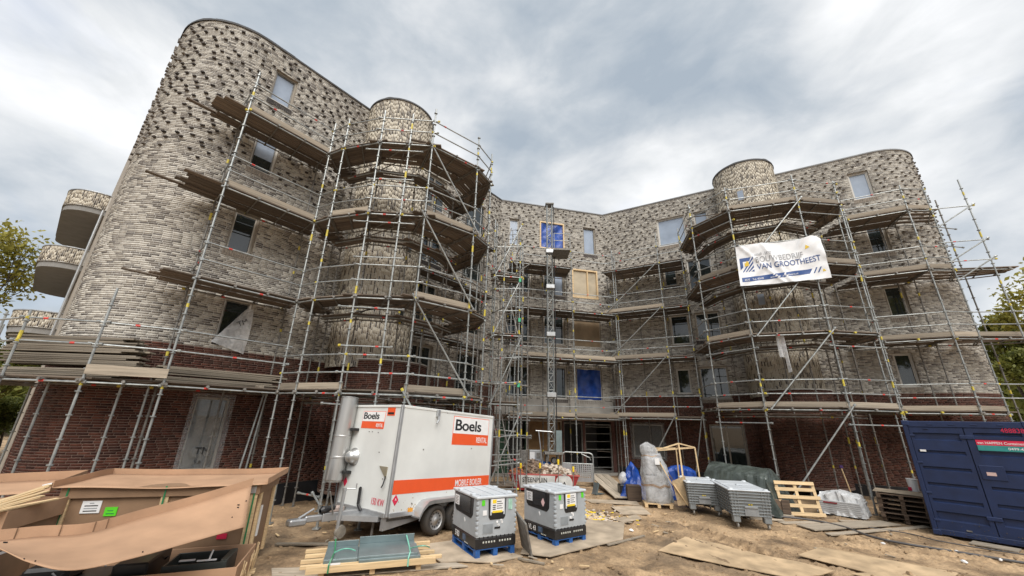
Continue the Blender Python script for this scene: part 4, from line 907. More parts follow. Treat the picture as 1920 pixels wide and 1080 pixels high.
side('stripe', X0 + .07, X1 - .07, .915, 1.205, ORANGE, .002)
side('sticker', .49, 2.03, 2.0, 2.735, ORANGE, .002); side('sticker_face', .505, 2.015, 2.29, 2.72, WHITE, .004)
text('lettering', 'Boels', .40, BLACK, tl, (.545, .004, 2.375), (RTX, 0, 0), bold=.020, xs=1.36, spacing=.95)
text('lettering', 'RENTAL', .215, WHITE, tl, (1.97, .005, 2.07), (RTX, 0, 0), bold=.004, xs=.62, align='RIGHT')
text('lettering', 'MOBILE BOILER', .22, WHITE, tl, (1.86, .004, .985), (RTX, 0, 0), bold=.003, xs=.72, align='RIGHT')
def front_text(body, size, y, z, mt, **k): return text('lettering', body, size, mt, tl, (X0 + .010, y, z), (RTX, 0, R(-90)), **k)
front('sticker', .62, 1.545, 2.285, 2.70, ORANGE, .004); front('sticker_face', .63, 1.535, 2.455, 2.69, WHITE, .006)
front_text('Boels', .225, 1.51, 2.515, BLACK, bold=.011, xs=1.42, spacing=.95); front_text('RENTAL', .12, .66, 2.325, WHITE, bold=.003, xs=.62, align='RIGHT')
front_text('150 KW', .20, .64, .665, REDL, bold=-.002, xs=.68)
front('warning_plate', .27, .56, 2.60, 2.80, ORANGE, .006); front('warning_strip', .30, .53, 2.63, 2.68, BLACK, .009)
m = MB(); m.prism([(-1.22, .80), (-1.135, .69), (-1.05, .80), (-1.135, .91)], .004, .0115, lambda a, b, t: (a, t, b)); m.build('hazard_diamond', REDL, tl)
text('lettering', 'A', .07, WHITE, tl, (-1.155, .002, .79), (RTX, 0, 0), bold=.002)
m = MB(); m.prism([(1.86, 1.02), (1.78, .91), (1.70, 1.02), (1.78, 1.13)], X0 + .010, X0 + .019, lambda a, b, t: (t, a, b)); m.build('hazard_diamond', REDL, tl)
m = MB(); m.prism([(.52, 1.47), (.22, 1.47), (.23, 1.22)], X0 - .002, X0 + .019, lambda a, b, t: (t, a, b)); m.build('latch_plate', mat('latch brass', (.34, .30, .22), .5, .5), tl)
MB().path([(X0 - .02, .21, 1.28), (X0 - .05, .22, 1.1), (X0 - .02, .30, 1.04)], .014).build('latch', BLACKP, tl)
MB().box(-.74, -.012, .53, -.60, .0, .61).build('reflector', mat('amber', (.75, .32, .02), .3), tl)
m = MB(); m.cbox(-.2, -.06, 2.66, -.1, .01, 2.84, .01); m.path([(-.15, -.05, 2.68), (-.15, -.07, 2.58), (-.22, -.075, 2.5)], .025); m.build('roof_hook', ALU, tl)
for u, z in ((-.5, 1.85), (1.3, 1.9), (-.65, .68), (.2, 2.78)): MB().box(u, .004, z, u + .03, .012, z + .03).build('rivet', STEELD, tl)
for y, z in ((1.02, 2.2), (1.15, 2.2), (.78, 2.19), (.62, 1.75), (.33, 1.2)): MB().box(X0 + .012, y, z, X0 + .021, y + .03, z + .02).build('rivet', STEELD, tl)
SPL = mat('mud splash', (.40, .31, .21), .9, var=.2)
m = MB()
for k in range(70):
    x = random.choice((random.gauss(-.62, .12), random.gauss(1.4, .2), random.uniform(-1.2, 2.1))); z = .565 + abs(random.gauss(0, .13)); s = random.uniform(.004, .016); n_ = 7
    m.prism([(x + s * random.uniform(.5, 1.3) * math.cos(6.283 * i / n_), z + s * random.uniform(.6, 1.6) * math.sin(6.283 * i / n_)) for i in range(n_)], .0095, .0118, lambda a, b, t: (a, t, b))
m.build('mud_splash', SPL, tl, kind='stuff')
# flue, vent
T = Matrix.Translation((X0 - .20, 1.95, 1.04))
MB().lathe([(.20, 0), (.215, .02), (.215, .5), (.222, .51), (.222, .55), (.215, .56), (.215, 1.0), (.222, 1.01), (.222, 1.04), (.215, 1.05), (.215, 1.98), (.225, 1.98), (.205, 2.0), (.19, 1.99), (.19, 1.2)], 44, T).build('flue', INOX, tl)
MB().lathe([(.21, -.03), (.21, .02), (.06, .02)], 20, T).build('flue_foot', STEELD, tl)
for z in (1.24, 2.24): MB().cbox(X0 - .16, 1.60, z - .035, X0 + .02, 1.9, z + .035, .01).build('flue_bracket', BLACKP, tl)
MB().lathe([(.21, 0), (.21, .03), (.17, .05), (.155, .13), (.12, .19), (.06, .22), (0, .225)], 28, Matrix.Translation((X0 + .02, 1.60, 1.60)) @ Matrix.Rotation(R(-90), 4, 'Y')).build('vent_cowl', INOX, tl, smooth=True)
MB().path([(X0 - .2, 1.8, 1.04), (X0 - .22, 1.72, .75), (X0 - .28, 1.6, .55), (X0 - .3, 1.4, .42)], .018, 7).build('hose', BLACKP, tl)
# running gear
def wheel(x):
    T = Matrix.Translation((x, -.02, .325)) @ Matrix.Rotation(R(90), 4, 'X')
    w = MB().lathe([(.20, -.02), (.29, -.03), (.325, .0), (.33, .08), (.325, .17), (.295, .205), (.21, .20), (.205, .17)], 36, T).build('wheel', TYRE, tl, smooth=True)
    MB().lathe([(.208, .19), (.20, .185), (.19, .16), (.165, .165), (.155, .15), (.10, .165), (.075, .185), (.06, .185), (.055, .2), (0, .2)], 32, T).build('rim', RIM, w, smooth=True)
    h = MB()
    for k in range(12):
        a = k * math.pi / 6; h.lathe([(0, .172), (.017, .172), (.017, .165)], 8, T @ Matrix.Translation((.148 * math.cos(a), .148 * math.sin(a), .001)))
    h.build('rim_hole', BLACK, w)
for x in (0, .74): wheel(x)
m = MB(); prof = [(-.60, .44), (-.50, .62), (-.36, .735), (-.18, .76), (.92, .76), (1.10, .735), (1.24, .62), (1.34, .44)]
for (a, b), (c, d) in zip(prof[:-1], prof[1:]): m.hexa([(a, -.27, b - .02), (c, -.27, d - .02), (c, .01, d - .02), (a, .01, b - .02), (a, -.27, b + .01), (c, -.27, d + .01), (c, .01, d + .01), (a, .01, b + .01)])
for (a, b), (c, d) in zip(prof[:-1], prof[1:]): m.hexa([(a, -.278, b - .07), (c, -.278, d - .07), (c, -.262, d - .07), (a, -.262, b - .07), (a, -.278, b + .008), (c, -.278, d + .008), (c, -.262, d + .008), (a, -.262, b + .008)])
m.build('mudguard', ALU, tl); MB().tube((0, .3, .325), (0, 1.9, .325), .04).build('axle', STEELD, tl); MB().tube((.74, .3, .325), (.74, 1.9, .325), .04).build('axle', STEELD, tl)
for x in (0, .74): MB().lathe([(.2, 0), (.325, .0), (.325, .2), (.2, .2)], 28, Matrix.Translation((x, 1.98, .325)) @ Matrix.Rotation(R(90), 4, 'X')).build('wheel', TYRE, tl)
m = MB(); m.cbox(-2.25, .93, .36, -.9, 1.07, .52, .01); m.hexa([(-1.35, .25, .36), (-.9, .25, .36), (-.9, 1.0, .36), (-1.95, .95, .36), (-1.35, .25, .46), (-.9, .25, .46), (-.9, 1.0, .46), (-1.95, .95, .46)]); m.hexa([(-1.95, 1.05, .36), (-.9, 1.0, .36), (-.9, 1.75, .36), (-1.35, 1.75, .36), (-1.95, 1.05, .46), (-.9, 1.0, .46), (-.9, 1.75, .46), (-1.35, 1.75, .46)])
m.hexa([(-1.3, .1, .2), (0.2, .1, .38), (.2, .2, .38), (-1.3, .2, .2), (-1.3, .1, .45), (.2, .1, .47), (.2, .2, .47), (-1.3, .2, .45)]); m.build('drawbar', ALU, tl)
m = MB(); m.cbox(-2.62, .94, .38, -2.25, 1.06, .5, .02); m.cbox(-2.95, .90, .34, -2.6, 1.1, .47, .03); m.tube((-2.75, 1, .47), (-2.45, 1, .62), .02); m.build('coupling', ALU, tl)
MB().lathe([(.05, 0), (.09, .06), (.06, .2), (.07, .3), (.04, .34)], 12, Matrix.Translation((-2.3, 1, .56)) @ Matrix.Rotation(R(80), 4, 'Y')).build('overrun_bellows', BLACKP, tl)
MB().tube((-2.05, .9, .5), (-2.25, .85, .95), .018).build('brake_lever', STEELD, tl)
m = MB(); m.tube((-1.9, .86, .02), (-1.9, .86, .95), .04); m.tube((-1.9, .86, .95), (-1.9, .86, 1.0), .05); m.path([(-1.9, .86, .99), (-1.72, .7, .99), (-1.72, .7, 1.1)], .013); m.build('jockey_stand', ALU, tl)
MB().lathe([(.0, -.04), (.12, -.04), (.14, 0), (.12, .04), (0, .04)], 20, Matrix.Translation((-1.82, .86, .14)) @ Matrix.Rotation(R(90), 4, 'X')).build('jockey_wheel', mat('dirty wheel', (.2, .18, .15), .8, var=.3), tl)
for x, y in ((-1.22, .55), (-1.55, 1.25)): MB().tube((x, y, -.08), (x, y, .55), .028).build('support_leg', STEELD, tl)
m = MB(); m.path([(X0 - .03, 1.05, .95), (X0 - .07, 1.0, .95), (X0 - .07, .98, .62), (X0 - .03, .9, .5)], .035); m.build('conduit', BLACKP, tl)
MB().cbox(-2.1, .95, .52, -1.75, 1.15, .62, .02).build('winch_cover', mat('pinkish cover', (.45, .36, .32), .6), tl)
# ---------------------------------------------------------------- folding pallet boxes
def pallet_mesh_parts(root, w, l, mt, h=.14, nslat=5, thin=.018):
    for i in range(nslat): y = -l / 2 + (l - .1) * i / (nslat - 1); MB().cbox(-w / 2, y, h - thin, w / 2, y + .1, h, .003).build('slat', mt, root)
    for x in (-w / 2, -.05, w / 2 - .1):
        MB().cbox(x, -l / 2, h - 2 * thin - .002, x + .1, l / 2, h - thin - .001, .003).build('stringer', mt, root)
        for y in (-l / 2, -.06, l / 2 - .12): MB().cbox(x, y, thin, x + .1, y + .12, h - 2 * thin - .003, .004).build('block', mt, root)
        MB().cbox(x, -l / 2, 0, x + .1, l / 2, thin - .001, .003).build('skid', mt, root)
def blue_pallet(loc, rz, w, l, label):
    t = thing('blue_pallet', label, 'pallet', loc, rz, 'blue plastic pallets under the grey boxes'); pallet_mesh_parts(t, w, l, BLUEP, .15); return t
def foldbox(loc, rz, w, l, label, var):
    t = thing('folding_box', label, 'pallet box', loc, rz, 'grey folding pallet boxes'); z0 = .152; hw, hl = w / 2, l / 2
    MB().cbox(-hw, -hl, z0, hw, hl, z0 + .20, .02).build('base', BLACKP, t)
    zb, zt = z0 + .20, 1.05
    for nm, a in (('side_panel', (-hw + .01, -hl + .03, zb, -hw + .05, hl - .03, zt)), ('side_panel', (hw - .05, -hl + .03, zb, hw - .01, hl - .03, zt)), ('end_panel', (-hw + .012, -hl + .008, zb, hw - .012, -hl + .048, zt - .002)), ('end_panel', (-hw + .012, hl - .048, zb, hw - .012, hl - .008, zt - .002))):
        MB().cbox(*a, .012).build(nm, GREYP, t)
    m = MB(); m.cbox(-hw - .02, -hl - .02, zt, hw + .02, hl + .02, zt + .055, .015); 
    for i in range(3): x = -hw + .10 + i * (w - .34) / 2; m.cbox(x, -hl + .06, zt + .056, x + .16, hl - .06, zt + .066, .006)
    for sx in (-1, 1):
        for y in (-hl * .55, hl * .5): m.cbox(sx * (hw - .03) - .05, y - .06, zt + .02, sx * (hw - .03) + .05, y + .06, zt + .08, .012)
    m.build('lid', LIDP, t)
    # hinge ribs, corner
    m = MB()
    for x in (-hw + .022, hw - .022):
        for k in range(7): m.cbox(x - .022, -hl - .006, zb + .05 + k * .09, x + .022, -hl + .03, zb + .105 + k * .09, .008)
    for k in range(7): m.cbox(-hw - .006, -hl + .02, zb + .05 + k * .09, -hw + .03, -hl + .055, zb + .105 + k * .09, .008)
    m.build('hinge', GREYP, t)
    # front window
    yf = -hl + .006
    def fpoly(name, poly, d, mt): m = MB(); m.prism(poly, yf - d, yf + .01, lambda a, b, t_: (a, t_, b)); return m.build(name, mt, t)
    wz = .66
    fpoly('end_window', [(-.21, zt - .005), (-.195, wz + .05), (-.16, wz), (.16, wz), (.195, wz + .05), (.21, zt - .005)], .006, BLACKP)
    fpoly('window_flap', [(-.12, .69), (.12, .69), (.12, .82), (-.12, .82)], .016, BLACKP)
    fpoly('shipping_label', [(-.15, .80), (.15, .80), (.15, zt - .01), (-.15, zt - .01)], .018, PAPER); fpoly('label_tape', [(-.12, .785), (.115, .785), (.115, .825), (-.12, .825)], .020, YELP); fpoly('label_tape', [(-.12, .96), (-.03, .96), (-.03, 1.03), (-.12, 1.03)], .020, YELP)
    for dx in (-.165, .145): fpoly('tape', [(dx, .745), (dx + .03, .745), (dx + .03, zt - .01), (dx, zt - .01)], .017, LIDP)
    for k in range(4): fpoly('print', [(-.02, .86 + k * .042), (.12 - .03 * (k % 2), .86 + k * .042), (.12 - .03 * (k % 2), .872 + k * .042), (-.02, .872 + k * .042)], .0205, BLACK)
    for k in range(3): fpoly('print', [(-.115, .845 + k * .035), (-.045, .845 + k * .035), (-.045, .862 + k * .035), (-.115, .862 + k * .035)], .0205, BLACK)
    fpoly('card_pocket', [(-.33, .42), (-.08, .42), (-.08, .60), (-.33, .60)], .006, GREYP); fpoly('card_inset', [(-.315, .43), (-.095, .43), (-.095, .585), (-.315, .585)], .009, mat('grey inset', (.22, .24, .255), .5)); fpoly('slot', [(-.05, .49), (.08, .49), (.08, .525), (-.05, .525)], .008, BLACKP)
    fpoly('green_sticker', [(-.36, .93), (-.29, .93), (-.29, 1.03), (-.36, 1.03)], .006, GREENL); fpoly('sticker', [(-.33, .75), (-.24, .75), (-.24, .84), (-.33, .84)], .006, PAPER)
    if not var: fpoly('mint_sticker', [(.27, .82), (.36, .82), (.36, 1.02), (.27, 1.02)], .006, mat('mint sticker', (.32, .52, .42), .6, var=.4, vs=9))
    else: fpoly('green_sticker', [(.34, .93), (.41, .93), (.41, 1.04), (.34, 1.04)], .006, GREENL)
    m = MB()
    for k in range(7):
        a = random.uniform(0, 6.3); x, z = .06 + .06 * math.cos(a) - .06 * var, .66 + .05 * math.sin(a) - .02; m.prism([(x, z - .07), (x + .03, z - .05), (x + .02, z - .02), (x - .02, z - .03)], yf - .005, yf + .01, lambda a_, b_, t_: (a_, t_, b_))
    m.build('scuff', WHITE, t)
    m = MB()
    for k in range(11):
        if k == 5: continue
        x = -.31 + k * .062; m.cbox(x, -hl - .006, z0 + .10, x + .032, -hl + .02, z0 + .135, .005)
    m.build('vent_tooth', mat('pale tooth', (.5, .5, .45), .6), t)
    m = MB()
    for k in range(9): x = -hw + .08 + k * (w - .16) / 8; m.cbox(x - .012, -hl - .004, zb - .015, x + .012, -hl + .02, zb + .02, .004)
    m.build('clip', BLACKP, t)
    # long side window
    xs_ = -hw + .008
    def spoly(name, poly, d, mt): m = MB(); m.prism(poly, xs_ - d, xs_ + .01, lambda a, b, t_: (t_, a, b)); return m.build(name, mt, t)
    spoly('side_window', [(hl - .10, zt - .01), (hl - .12, .74), (hl - .2, .68), (-hl + .30, .66), (-hl + .22, .74), (-hl + .20, zt - .01)], .006, BLACKP)
    spoly('window_flap', [(hl - .40, zt - .02), (hl - .40, .74), (-hl + .34, .74), (-hl + .34, zt - .02)], .016, mat('dark window', (.03, .03, .032), .25))
    spoly('paper', [(hl - .13, zt - .06), (hl - .15, .80), (hl - .36, .80), (hl - .36, zt - .06)], .018, PAPER)
    for k in range(5): spoly('print', [(hl - .18, .83 + k * .03), (hl - .31 + .04 * (k % 2), .83 + k * .03), (hl - .31 + .04 * (k % 2), .84 + k * .03), (hl - .18, .84 + k * .03)], .0195, BLACK)
    if var: spoly('hazard_label', [(-hl + .42, .92), (-hl + .50, .83), (-hl + .42, .74), (-hl + .36, .83)], .019, mat('pink label', (.75, .5, .5), .6))
    text('lettering', '5783' if not var else 'VL 43', .15, WHITE, t, (-hw - .004, hl - .22, z0 + .05), (RTX, 0, R(-90)), bold=.004, xs=.8)
    spoly('placard', [(.02, z0 + .05), (-.14, z0 + .05), (-.14, z0 + .16), (.02, z0 + .16)], .010, mat('dim blue plate', (.07, .11, .18), .5, var=.5, vs=20))
    m = MB()
    for k in range(4): m.cbox(-hw - .006, -.12 - k * .05, z0 + .015, -hw + .02, -.095 - k * .05, z0 + .04, .004)
    m.build('vent_tooth', MATS['pale tooth'], t)
    spoly('scuff', [(-.02, .62), (-.06, .56), (-.04, .53), (.01, .6)], .004, WHITE)
    return t
blue_pallet((-.52, 9.74, .0), R(29), .9, 1.28, 'blue plastic pallet under the grey folding box beside the dark leaning board')
foldbox((-.52, 9.74, 0), R(29), .93, 1.32, 'grey folding pallet box with mint sticker on its right corner, closer to the boiler trailer', 0)
blue_pallet((1.14, 10.5, .0), R(34), .92, 1.16, 'blue plastic pallet under the grey folding box in front of the rubble skip')
foldbox((1.14, 10.5, 0), R(34), .95, 1.2, 'grey folding pallet box with pink diamond label, in front of the rubble skip', 1)
lb_ = thing('leaning_board', 'dark grey board leaning against the side of a grey folding box', 'board', (.45, 9.42, 0)); MB().cbox(-.02, -.32, .0, .02, .32, .72, .006, 0, Matrix.Rotation(R(-15), 4, 'Y') @ Matrix.Rotation(R(10), 4, 'X')).build('sheet', STEELD, lb_, rot=(0, 0, R(15)))
# ---------------------------------------------------------------- sheet-metal pallet at the front
def planks_thing(name, label, cat, pts, th, mt, group=None, z=.0):
    m = MB(); c = Vector((sum(p[0] for p in pts) / len(pts), sum(p[1] for p in pts) / len(pts), 0)); n = len(pts)
    z0 = max(gh(p[0], p[1]) for p in pts + [tuple(c)[:2]]) * .5 + .012 + z
    zz = [z0 + max(-.02, min(.02, gh(p[0], p[1]) * .5)) for p in pts]
    m.add([(p[0] - c.x, p[1] - c.y, q) for p, q in zip(pts, zz)] + [(p[0] - c.x, p[1] - c.y, q + th) for p, q in zip(pts, zz)], [tuple(reversed(range(n))), tuple(range(n, 2 * n))] + [(i, (i + 1) % n, n + (i + 1) % n, n + i) for i in range(n)])
    o = m.build(name, mt, loc=(c.x, c.y, 0)); tag(o, label, cat, group); return o
sp = thing('timber_skid', 'long pale pine skid carrying zinc flashings, at the bottom of the picture', 'skid', (-2.5, 8.42, 0), R(19))
for i in range(4): y = -.42 + i * .30; MB().cbox(-1.15 - .03 * (i % 2), y, .16, 1.1 + (.14 if i == 0 else .05 * (i % 2)), y + .07, .215, .004).build('bearer', WOODN, sp)
for x in (-.85, -.02, .78):
    MB().cbox(x, -.44, .09, x + .09, .56, .158, .004).build('crossbar', WOODN, sp)
    for y in (-.40, .46): MB().cbox(x, y, 0, x + .09, y + .09, .089, .004).build('foot', WOODN, sp)
MB().cbox(-1.05, -.475, .10, 1.12, -.425, .20, .004).build('side_rail', WOODN, sp)
zs_ = thing('zinc_flashing', 'narrow zinc flashing with upturned rear edge, left piece on the pine skid', 'sheet metal', (-2.5, 8.42, 0), R(19), 'zinc flashings on the pine skid')
def flash(root, x0, x1, y0, y1, z, up):
    m = MB(); m.cbox(x0, y0, z, x1, y1, z + .012, .003); m.cbox(x0, y1 - .012, z + .012, x1, y1, z + up, .003); m.cbox(x0, y0, z - .06, x1, y0 + .01, z, .003); return m.build('sheet', ZINC, root)
flash(zs_, -.80, -.25, -.40, .36, .262, .10)
for z in (.232, .245): flash(zs_, -.78, -.20, -.38, .33, z - .005, .012)
zt_ = thing('zinc_flashing', 'wide zinc flashing with a white label, right piece on the pine skid', 'sheet metal', (-2.5, 8.42, 0), R(19), 'zinc flashings on the pine skid')
flash(zt_, -.24, .80, -.41, .38, .275, .13); flash(zt_, -.22, .84, -.44, .30, .235, .02); MB().box(-.72, -.452, .205, -.52, -.448, .235).build('label', PAPER, zt_)
for lab, x, mt in (('thin green strap round the left end of the pine skid', -.7, GREENS), ('pale mint strap curling over the right end of the pine skid', .62, MINT)):
    t = thing('strap', lab, 'strap', (-2.5, 8.42, 0), R(19)); m = MB()
    pts = [(x, -.5, .1), (x, -.48, .22), (x + .03, -.42, .30), (x + .05, 0, .292), (x + .02, .4, .39), (x, .55, .2)]
    for a, b in zip(pts[:-1], pts[1:]): m.hexa([(a[0] - .012, a[1], a[2]), (a[0] + .012, a[1], a[2]), (b[0] + .012, b[1], b[2]), (b[0] - .012, b[1], b[2]), (a[0] - .012, a[1], a[2] + .003), (a[0] + .012, a[1], a[2] + .003), (b[0] + .012, b[1], b[2] + .003), (b[0] - .012, b[1], b[2] + .003)])
    m.build('band', mt, t)
    m = MB(); m.path([(x + (.05 + .35 * k / 9), -.2 + .2 * math.sin(k / 9 * 3) * (1 if x < 0 else -2), .30 + (.02 if x < 0 else .13 * math.sin(k / 9 * 3.1))) for k in range(10)], .011, 5); m.build('loose_end', mt if x > 0 else MATS['mint strap'], t)
planks_thing('plywood_sheet', 'dirty plywood sheet under the left grey folding box', 'plywood', [(-1.95, 9.72), (-.9, 10.35), (.35, 9.2), (-.25, 8.78), (-.9, 8.85), (-1.25, 8.75)], .018, PLY)
planks_thing('plywood_sheet', 'plywood sheet on the mud under the grey box in front of the skip', 'plywood', [(.3, 9.25), (.9, 9.1), (2.75, 10.45), (3.2, 11.9), (2.3, 12.3), (.6, 11.0)], .018, PLY)
planks_thing('plywood_sheet', 'long splintered plywood strip under the pine skid', 'plywood', [(-4.2, 8.2), (-3.9, 7.7), (-.7, 8.55), (-.95, 8.75)], .018, WOODG)
for k, (a, b, w, lab) in enumerate((((-4.9, 9.55), (-2.4, 9.75), .13, 'grey board lying on the mud between cardboard crate and skid'), ((-1.2, 10.1), (-.5, 11.2), .16, 'scuffed plank under the trailer wheel'), ((-3.6, 9.9), (-2.2, 10.0), .12, 'dark plank under the trailer jockey wheel'), ((.25, 9.05), (.75, 8.75), .05, 'short batten by the corner of the left grey box'), ((2.3, 10.1), (3.4, 10.9), .05, 'bent batten right of the grey folding boxes'))):
    d = Vector((b[0] - a[0], b[1] - a[1], 0)).normalized(); n = Vector((-d.y, d.x, 0)) * w / 2
    planks_thing('plank', lab, 'plank', [(a[0] - n.x, a[1] - n.y), (b[0] - n.x, b[1] - n.y), (b[0] + n.x, b[1] + n.y), (a[0] + n.x, a[1] + n.y)], .028, WOODG)
# ---------------------------------------------------------------- cardboard crates
def frame_box(p, q, h):      # local frame: origin front-left corner, x along front p->q
    ang = math.atan2(q[1] - p[1], q[0] - p[0]); return ang, math.hypot(q[0] - p[0], q[1] - p[1])
ang, LX = frame_box((-7.26, 7.1), (-4.53, 7.86), 1.4)
cr = thing('cardboard_crate', 'long brown cardboard crate with pine corner posts, green straps and a white paper label', 'crate', (-7.26, 7.1, 0), ang)
DY, HZ = 1.2, 1.40
MB().box(.02, .02, .12, LX - .02, DY - .02, HZ - .005).build('wall', CARDD, cr)
for x in (0, LX / 2 - .05, LX - .115):
    for y in (-.02, DY - .018): MB().cbox(x, y, .12, x + .115, y + .038, HZ - .14, .004).build('post', WOODN, cr)
for y in (.14, DY - .2): MB().cbox(LX - .018, y, .12, LX + .025, y + .11, HZ - .14, .004).build('post', WOODN, cr)
m = MB()
for y0, y1 in ((-.034, .0), (DY, DY + .034)): m.box(-.03, y0, HZ - .15, LX + .03, y1, HZ + .0)
for x0, x1 in ((-.034, -.0), (LX, LX + .034)): m.box(x0, 0, HZ - .15, x1, DY, HZ)
m.build('band', CARDD, cr)
for x in (.07, LX / 2, LX - .05): MB().box(x - .012, -.042, .1, x + .012, -.036, HZ + .01).build('strap', GREENS, cr)
MB().box(.29, .006, 1.02, .55, .0195, 1.20).build('paper_label', PAPER, cr); MB().box(.62, .006, .97, .79, .0196, 1.10).build('green_label', GREENL, cr)
for k in range(4): MB().box(.33 + .06 * (k == 3), .004, 1.045 + .038 * k, .51 - .06 * (k == 3), .0059, 1.06 + .038 * k).build('print', GREYT if k % 2 else BLACK, cr)
MB().box(.65, .003, 1.0, .76, .0059, 1.012).build('print', GREENS, cr); MB().box(.66, .003, 1.045, .74, .0059, 1.055).build('print', GREENS, cr)
MB().box(LX - .5, .004, .56, LX - .35, .0195, .64).build('red_label', REDL, cr)
MB().box(LX + .001, .35, .5, LX + .024, .42, 1.0).build('paper_strip', WHITE, cr)
MB().box(LX - .16, -.045, HZ - .13, LX - .03, -.034, HZ - .02).build('metal_plate', ALU, cr)
for x in (.1, LX / 2, LX - .2): MB().cbox(x, .03, 0, x + .1, DY - .03, .12, .004).build('runner', WOODN, cr)
ld = thing('cardboard_tray', 'flat cardboard tray lid lying on top of the long brown crate', 'lid', (-7.26, 7.1, 0), ang)
def tray(fn, nu, nv, rim_sides, root, h, name='sheet', up=Vector((0, 0, 1))):
    m = MB(); m.grid(fn, nu, nv); m.build(name, CARD, root, solid=.008, smooth=True)
    for s in rim_sides:
        r = MB(); r.grid(lambda i, j: Vector(fn(i, 1) if s == 'b' else fn(i, 0) if s == 'f' else fn(0, i) if s == 'l' else fn(1, i)) + up * (.004 + h * j), nu, 1); r.build('rim', CARD, root, solid=.008)
tray(lambda i, j: (-.12 + (LX + .26) * i, -.10 + (DY + .24) * j, HZ + .02 - .03 * math.sin(i * 3.1) + .02 * fn3(i * 3, j * 2, 0) + .03 * j), 20, 8, 'blr', ld, .10)
# open tray crate with black machinery
nb = (-3.95, 6.72); na = (-6.9, 5.62)
ang2 = math.atan2(nb[1] - na[1], nb[0] - na[0]); L2 = math.hypot(nb[0] - na[0], nb[1] - na[1])
oc = thing('open_crate', 'open cardboard tray crate with black machinery inside, nearest the bottom left corner', 'crate', (*na, 0), ang2)
D2, H2 = 1.22, .48
MB().box(0, 0, .12, L2, D2, .16).build('floor', CARDD, oc)
m = MB(); m.box(0, 0, .16, L2, .02, H2); m.box(0, D2 - .02, .16, L2, D2, H2); m.box(0, .02, .16, .02, D2 - .02, H2); m.box(L2 - .02, .02, .16, L2, D2 - .02, H2); m.build('wall', CARD, oc)
for i in range(9): y = .0 + i * .14; MB().cbox(-.05, y, .085, L2 + .06 + random.uniform(0, .05), y + .09, .115, .004).build('slat', WOODN, oc)
m = MB()
for i in range(26): y = random.uniform(0, D2); z = random.uniform(.1, .42); m.tube((L2 + .03, y, z - .15), (L2 + random.uniform(.02, .07), y + random.uniform(-.1, .1), z + .12), .008, 4)
m.build('splinters', WOODN, oc, kind='stuff')
mc = thing('machine', 'black machine parts and open tray lying in the cardboard tray crate', 'machinery', (*na, .16), ang2)
m = MB(); m.cbox(.3, .15, .0, 1.5, 1.0, .22, .03); m.cbox(.6, .3, .22, 1.1, .8, .42, .04); m.cbox(1.6, .2, 0, 2.0, 1.05, .42, .02); m.build('housing', BLACKP, mc)
m = MB(); m.cbox(2.15, .25, .1, 2.95, .28, .34, .006); m.cbox(2.15, .86, .1, 2.95, .89, .34, .006); m.cbox(2.15, .28, .1, 2.18, .86, .34, .006); m.cbox(2.86, .28, .1, 2.95, .86, .36, .006); m.box(2.16, .26, .09, 2.94, .88, .12); m.build('tray', mat('dark tray', (.05, .055, .05), .4), mc)
for k in range(14): x, y = random.uniform(.4, 2.1), random.uniform(.15, 1.0); MB().tube((x, y, .25), (x + random.uniform(-.12, .15), y + random.uniform(-.1, .1), .28 + random.uniform(0, .1)), .012, 6).build('rod', ALU if k % 2 else BLACKP, mc)
MB().cbox(2.3, .4, .34, 2.5, .44, .36, .004).cbox(2.55, .30, .35, 2.8, .33, .37, .004).tube((2.7, .32, .36), (2.72, .36, .48), .012).build('bracket', WHITE, mc)
MB().cbox(.35, .05, .22, .75, .12, .26, .01).build('bar', ALU, mc)
# lid thrown diagonally over the open crate
dl = thing('cardboard_tray', 'big pinkish cardboard lid thrown diagonally over the open tray crate, sagging in the middle', 'lid', (-5, 6.4, 1.0)); dO = Vector((-5, 6.4, 1.0))
nearP = [at(-60, 1008, 7.5), at(0, 1029, 7.1), at(60, 1056, 6.85), at(141, 1069, 6.75), at(260, 1044, 7.05), at(360, 1016, 7.5), at(459, 988, 8.0)]
farP = [at(-60, 1020, 8.6), at(0, 1014, 8.5), at(70, 1007, 8.4), at(163, 1000, 8.35), at(265, 972, 8.5), at(370, 943, 8.7), at(472, 911, 8.95)]
def pl(P, t):
    k = min(len(P) - 2, int(t * (len(P) - 1))); f = t * (len(P) - 1) - k
    p0 = P[max(0, k - 1)]; p1 = P[k]; p2 = P[k + 1]; p3 = P[min(len(P) - 1, k + 2)]
    return .5 * ((2 * p1) + (p2 - p0) * f + (2 * p0 - 5 * p1 + 4 * p2 - p3) * f * f + (-p0 + 3 * p1 - 3 * p2 + p3) * f ** 3)
def dfn(i, j): return pl(nearP, i).lerp(pl(farP, i), j) - dO + Vector((0, 0, -.04 * math.sin(j * math.pi)))
m = MB(); m.grid(dfn, 36, 10); m.build('sheet', CARD, dl, solid=.008, smooth=True)
m = MB(); m.grid(lambda i, j: dfn(i, 1) + Vector((.0, .02, .125)) * j, 36, 1); m.build('rim', CARD, dl, solid=.008)
m = MB()
for t in (.235, .41, .52, .56):
    p = dfn(t, 1); m.box(p.x - .004, p.y - .012, p.z, p.x + .004, p.y - .004, p.z + .13)
m.build('fold_line', CARDD, dl)
for i, j, w in ((.955, .62, .035), (.955, .56, .03), (.94, .35, .012), (.985, .66, .02), (.3, .03, .012), (.35, .10, .01), (.68, .08, .012), (.20, .84, .05)):
    p = dfn(i, j) + Vector((0, -.012, .014)); MB().box(p.x - w / 2, p.y - .004, p.z - .006, p.x + w / 2, p.y + .004, p.z + .008).build('tear', BLACK, dl)
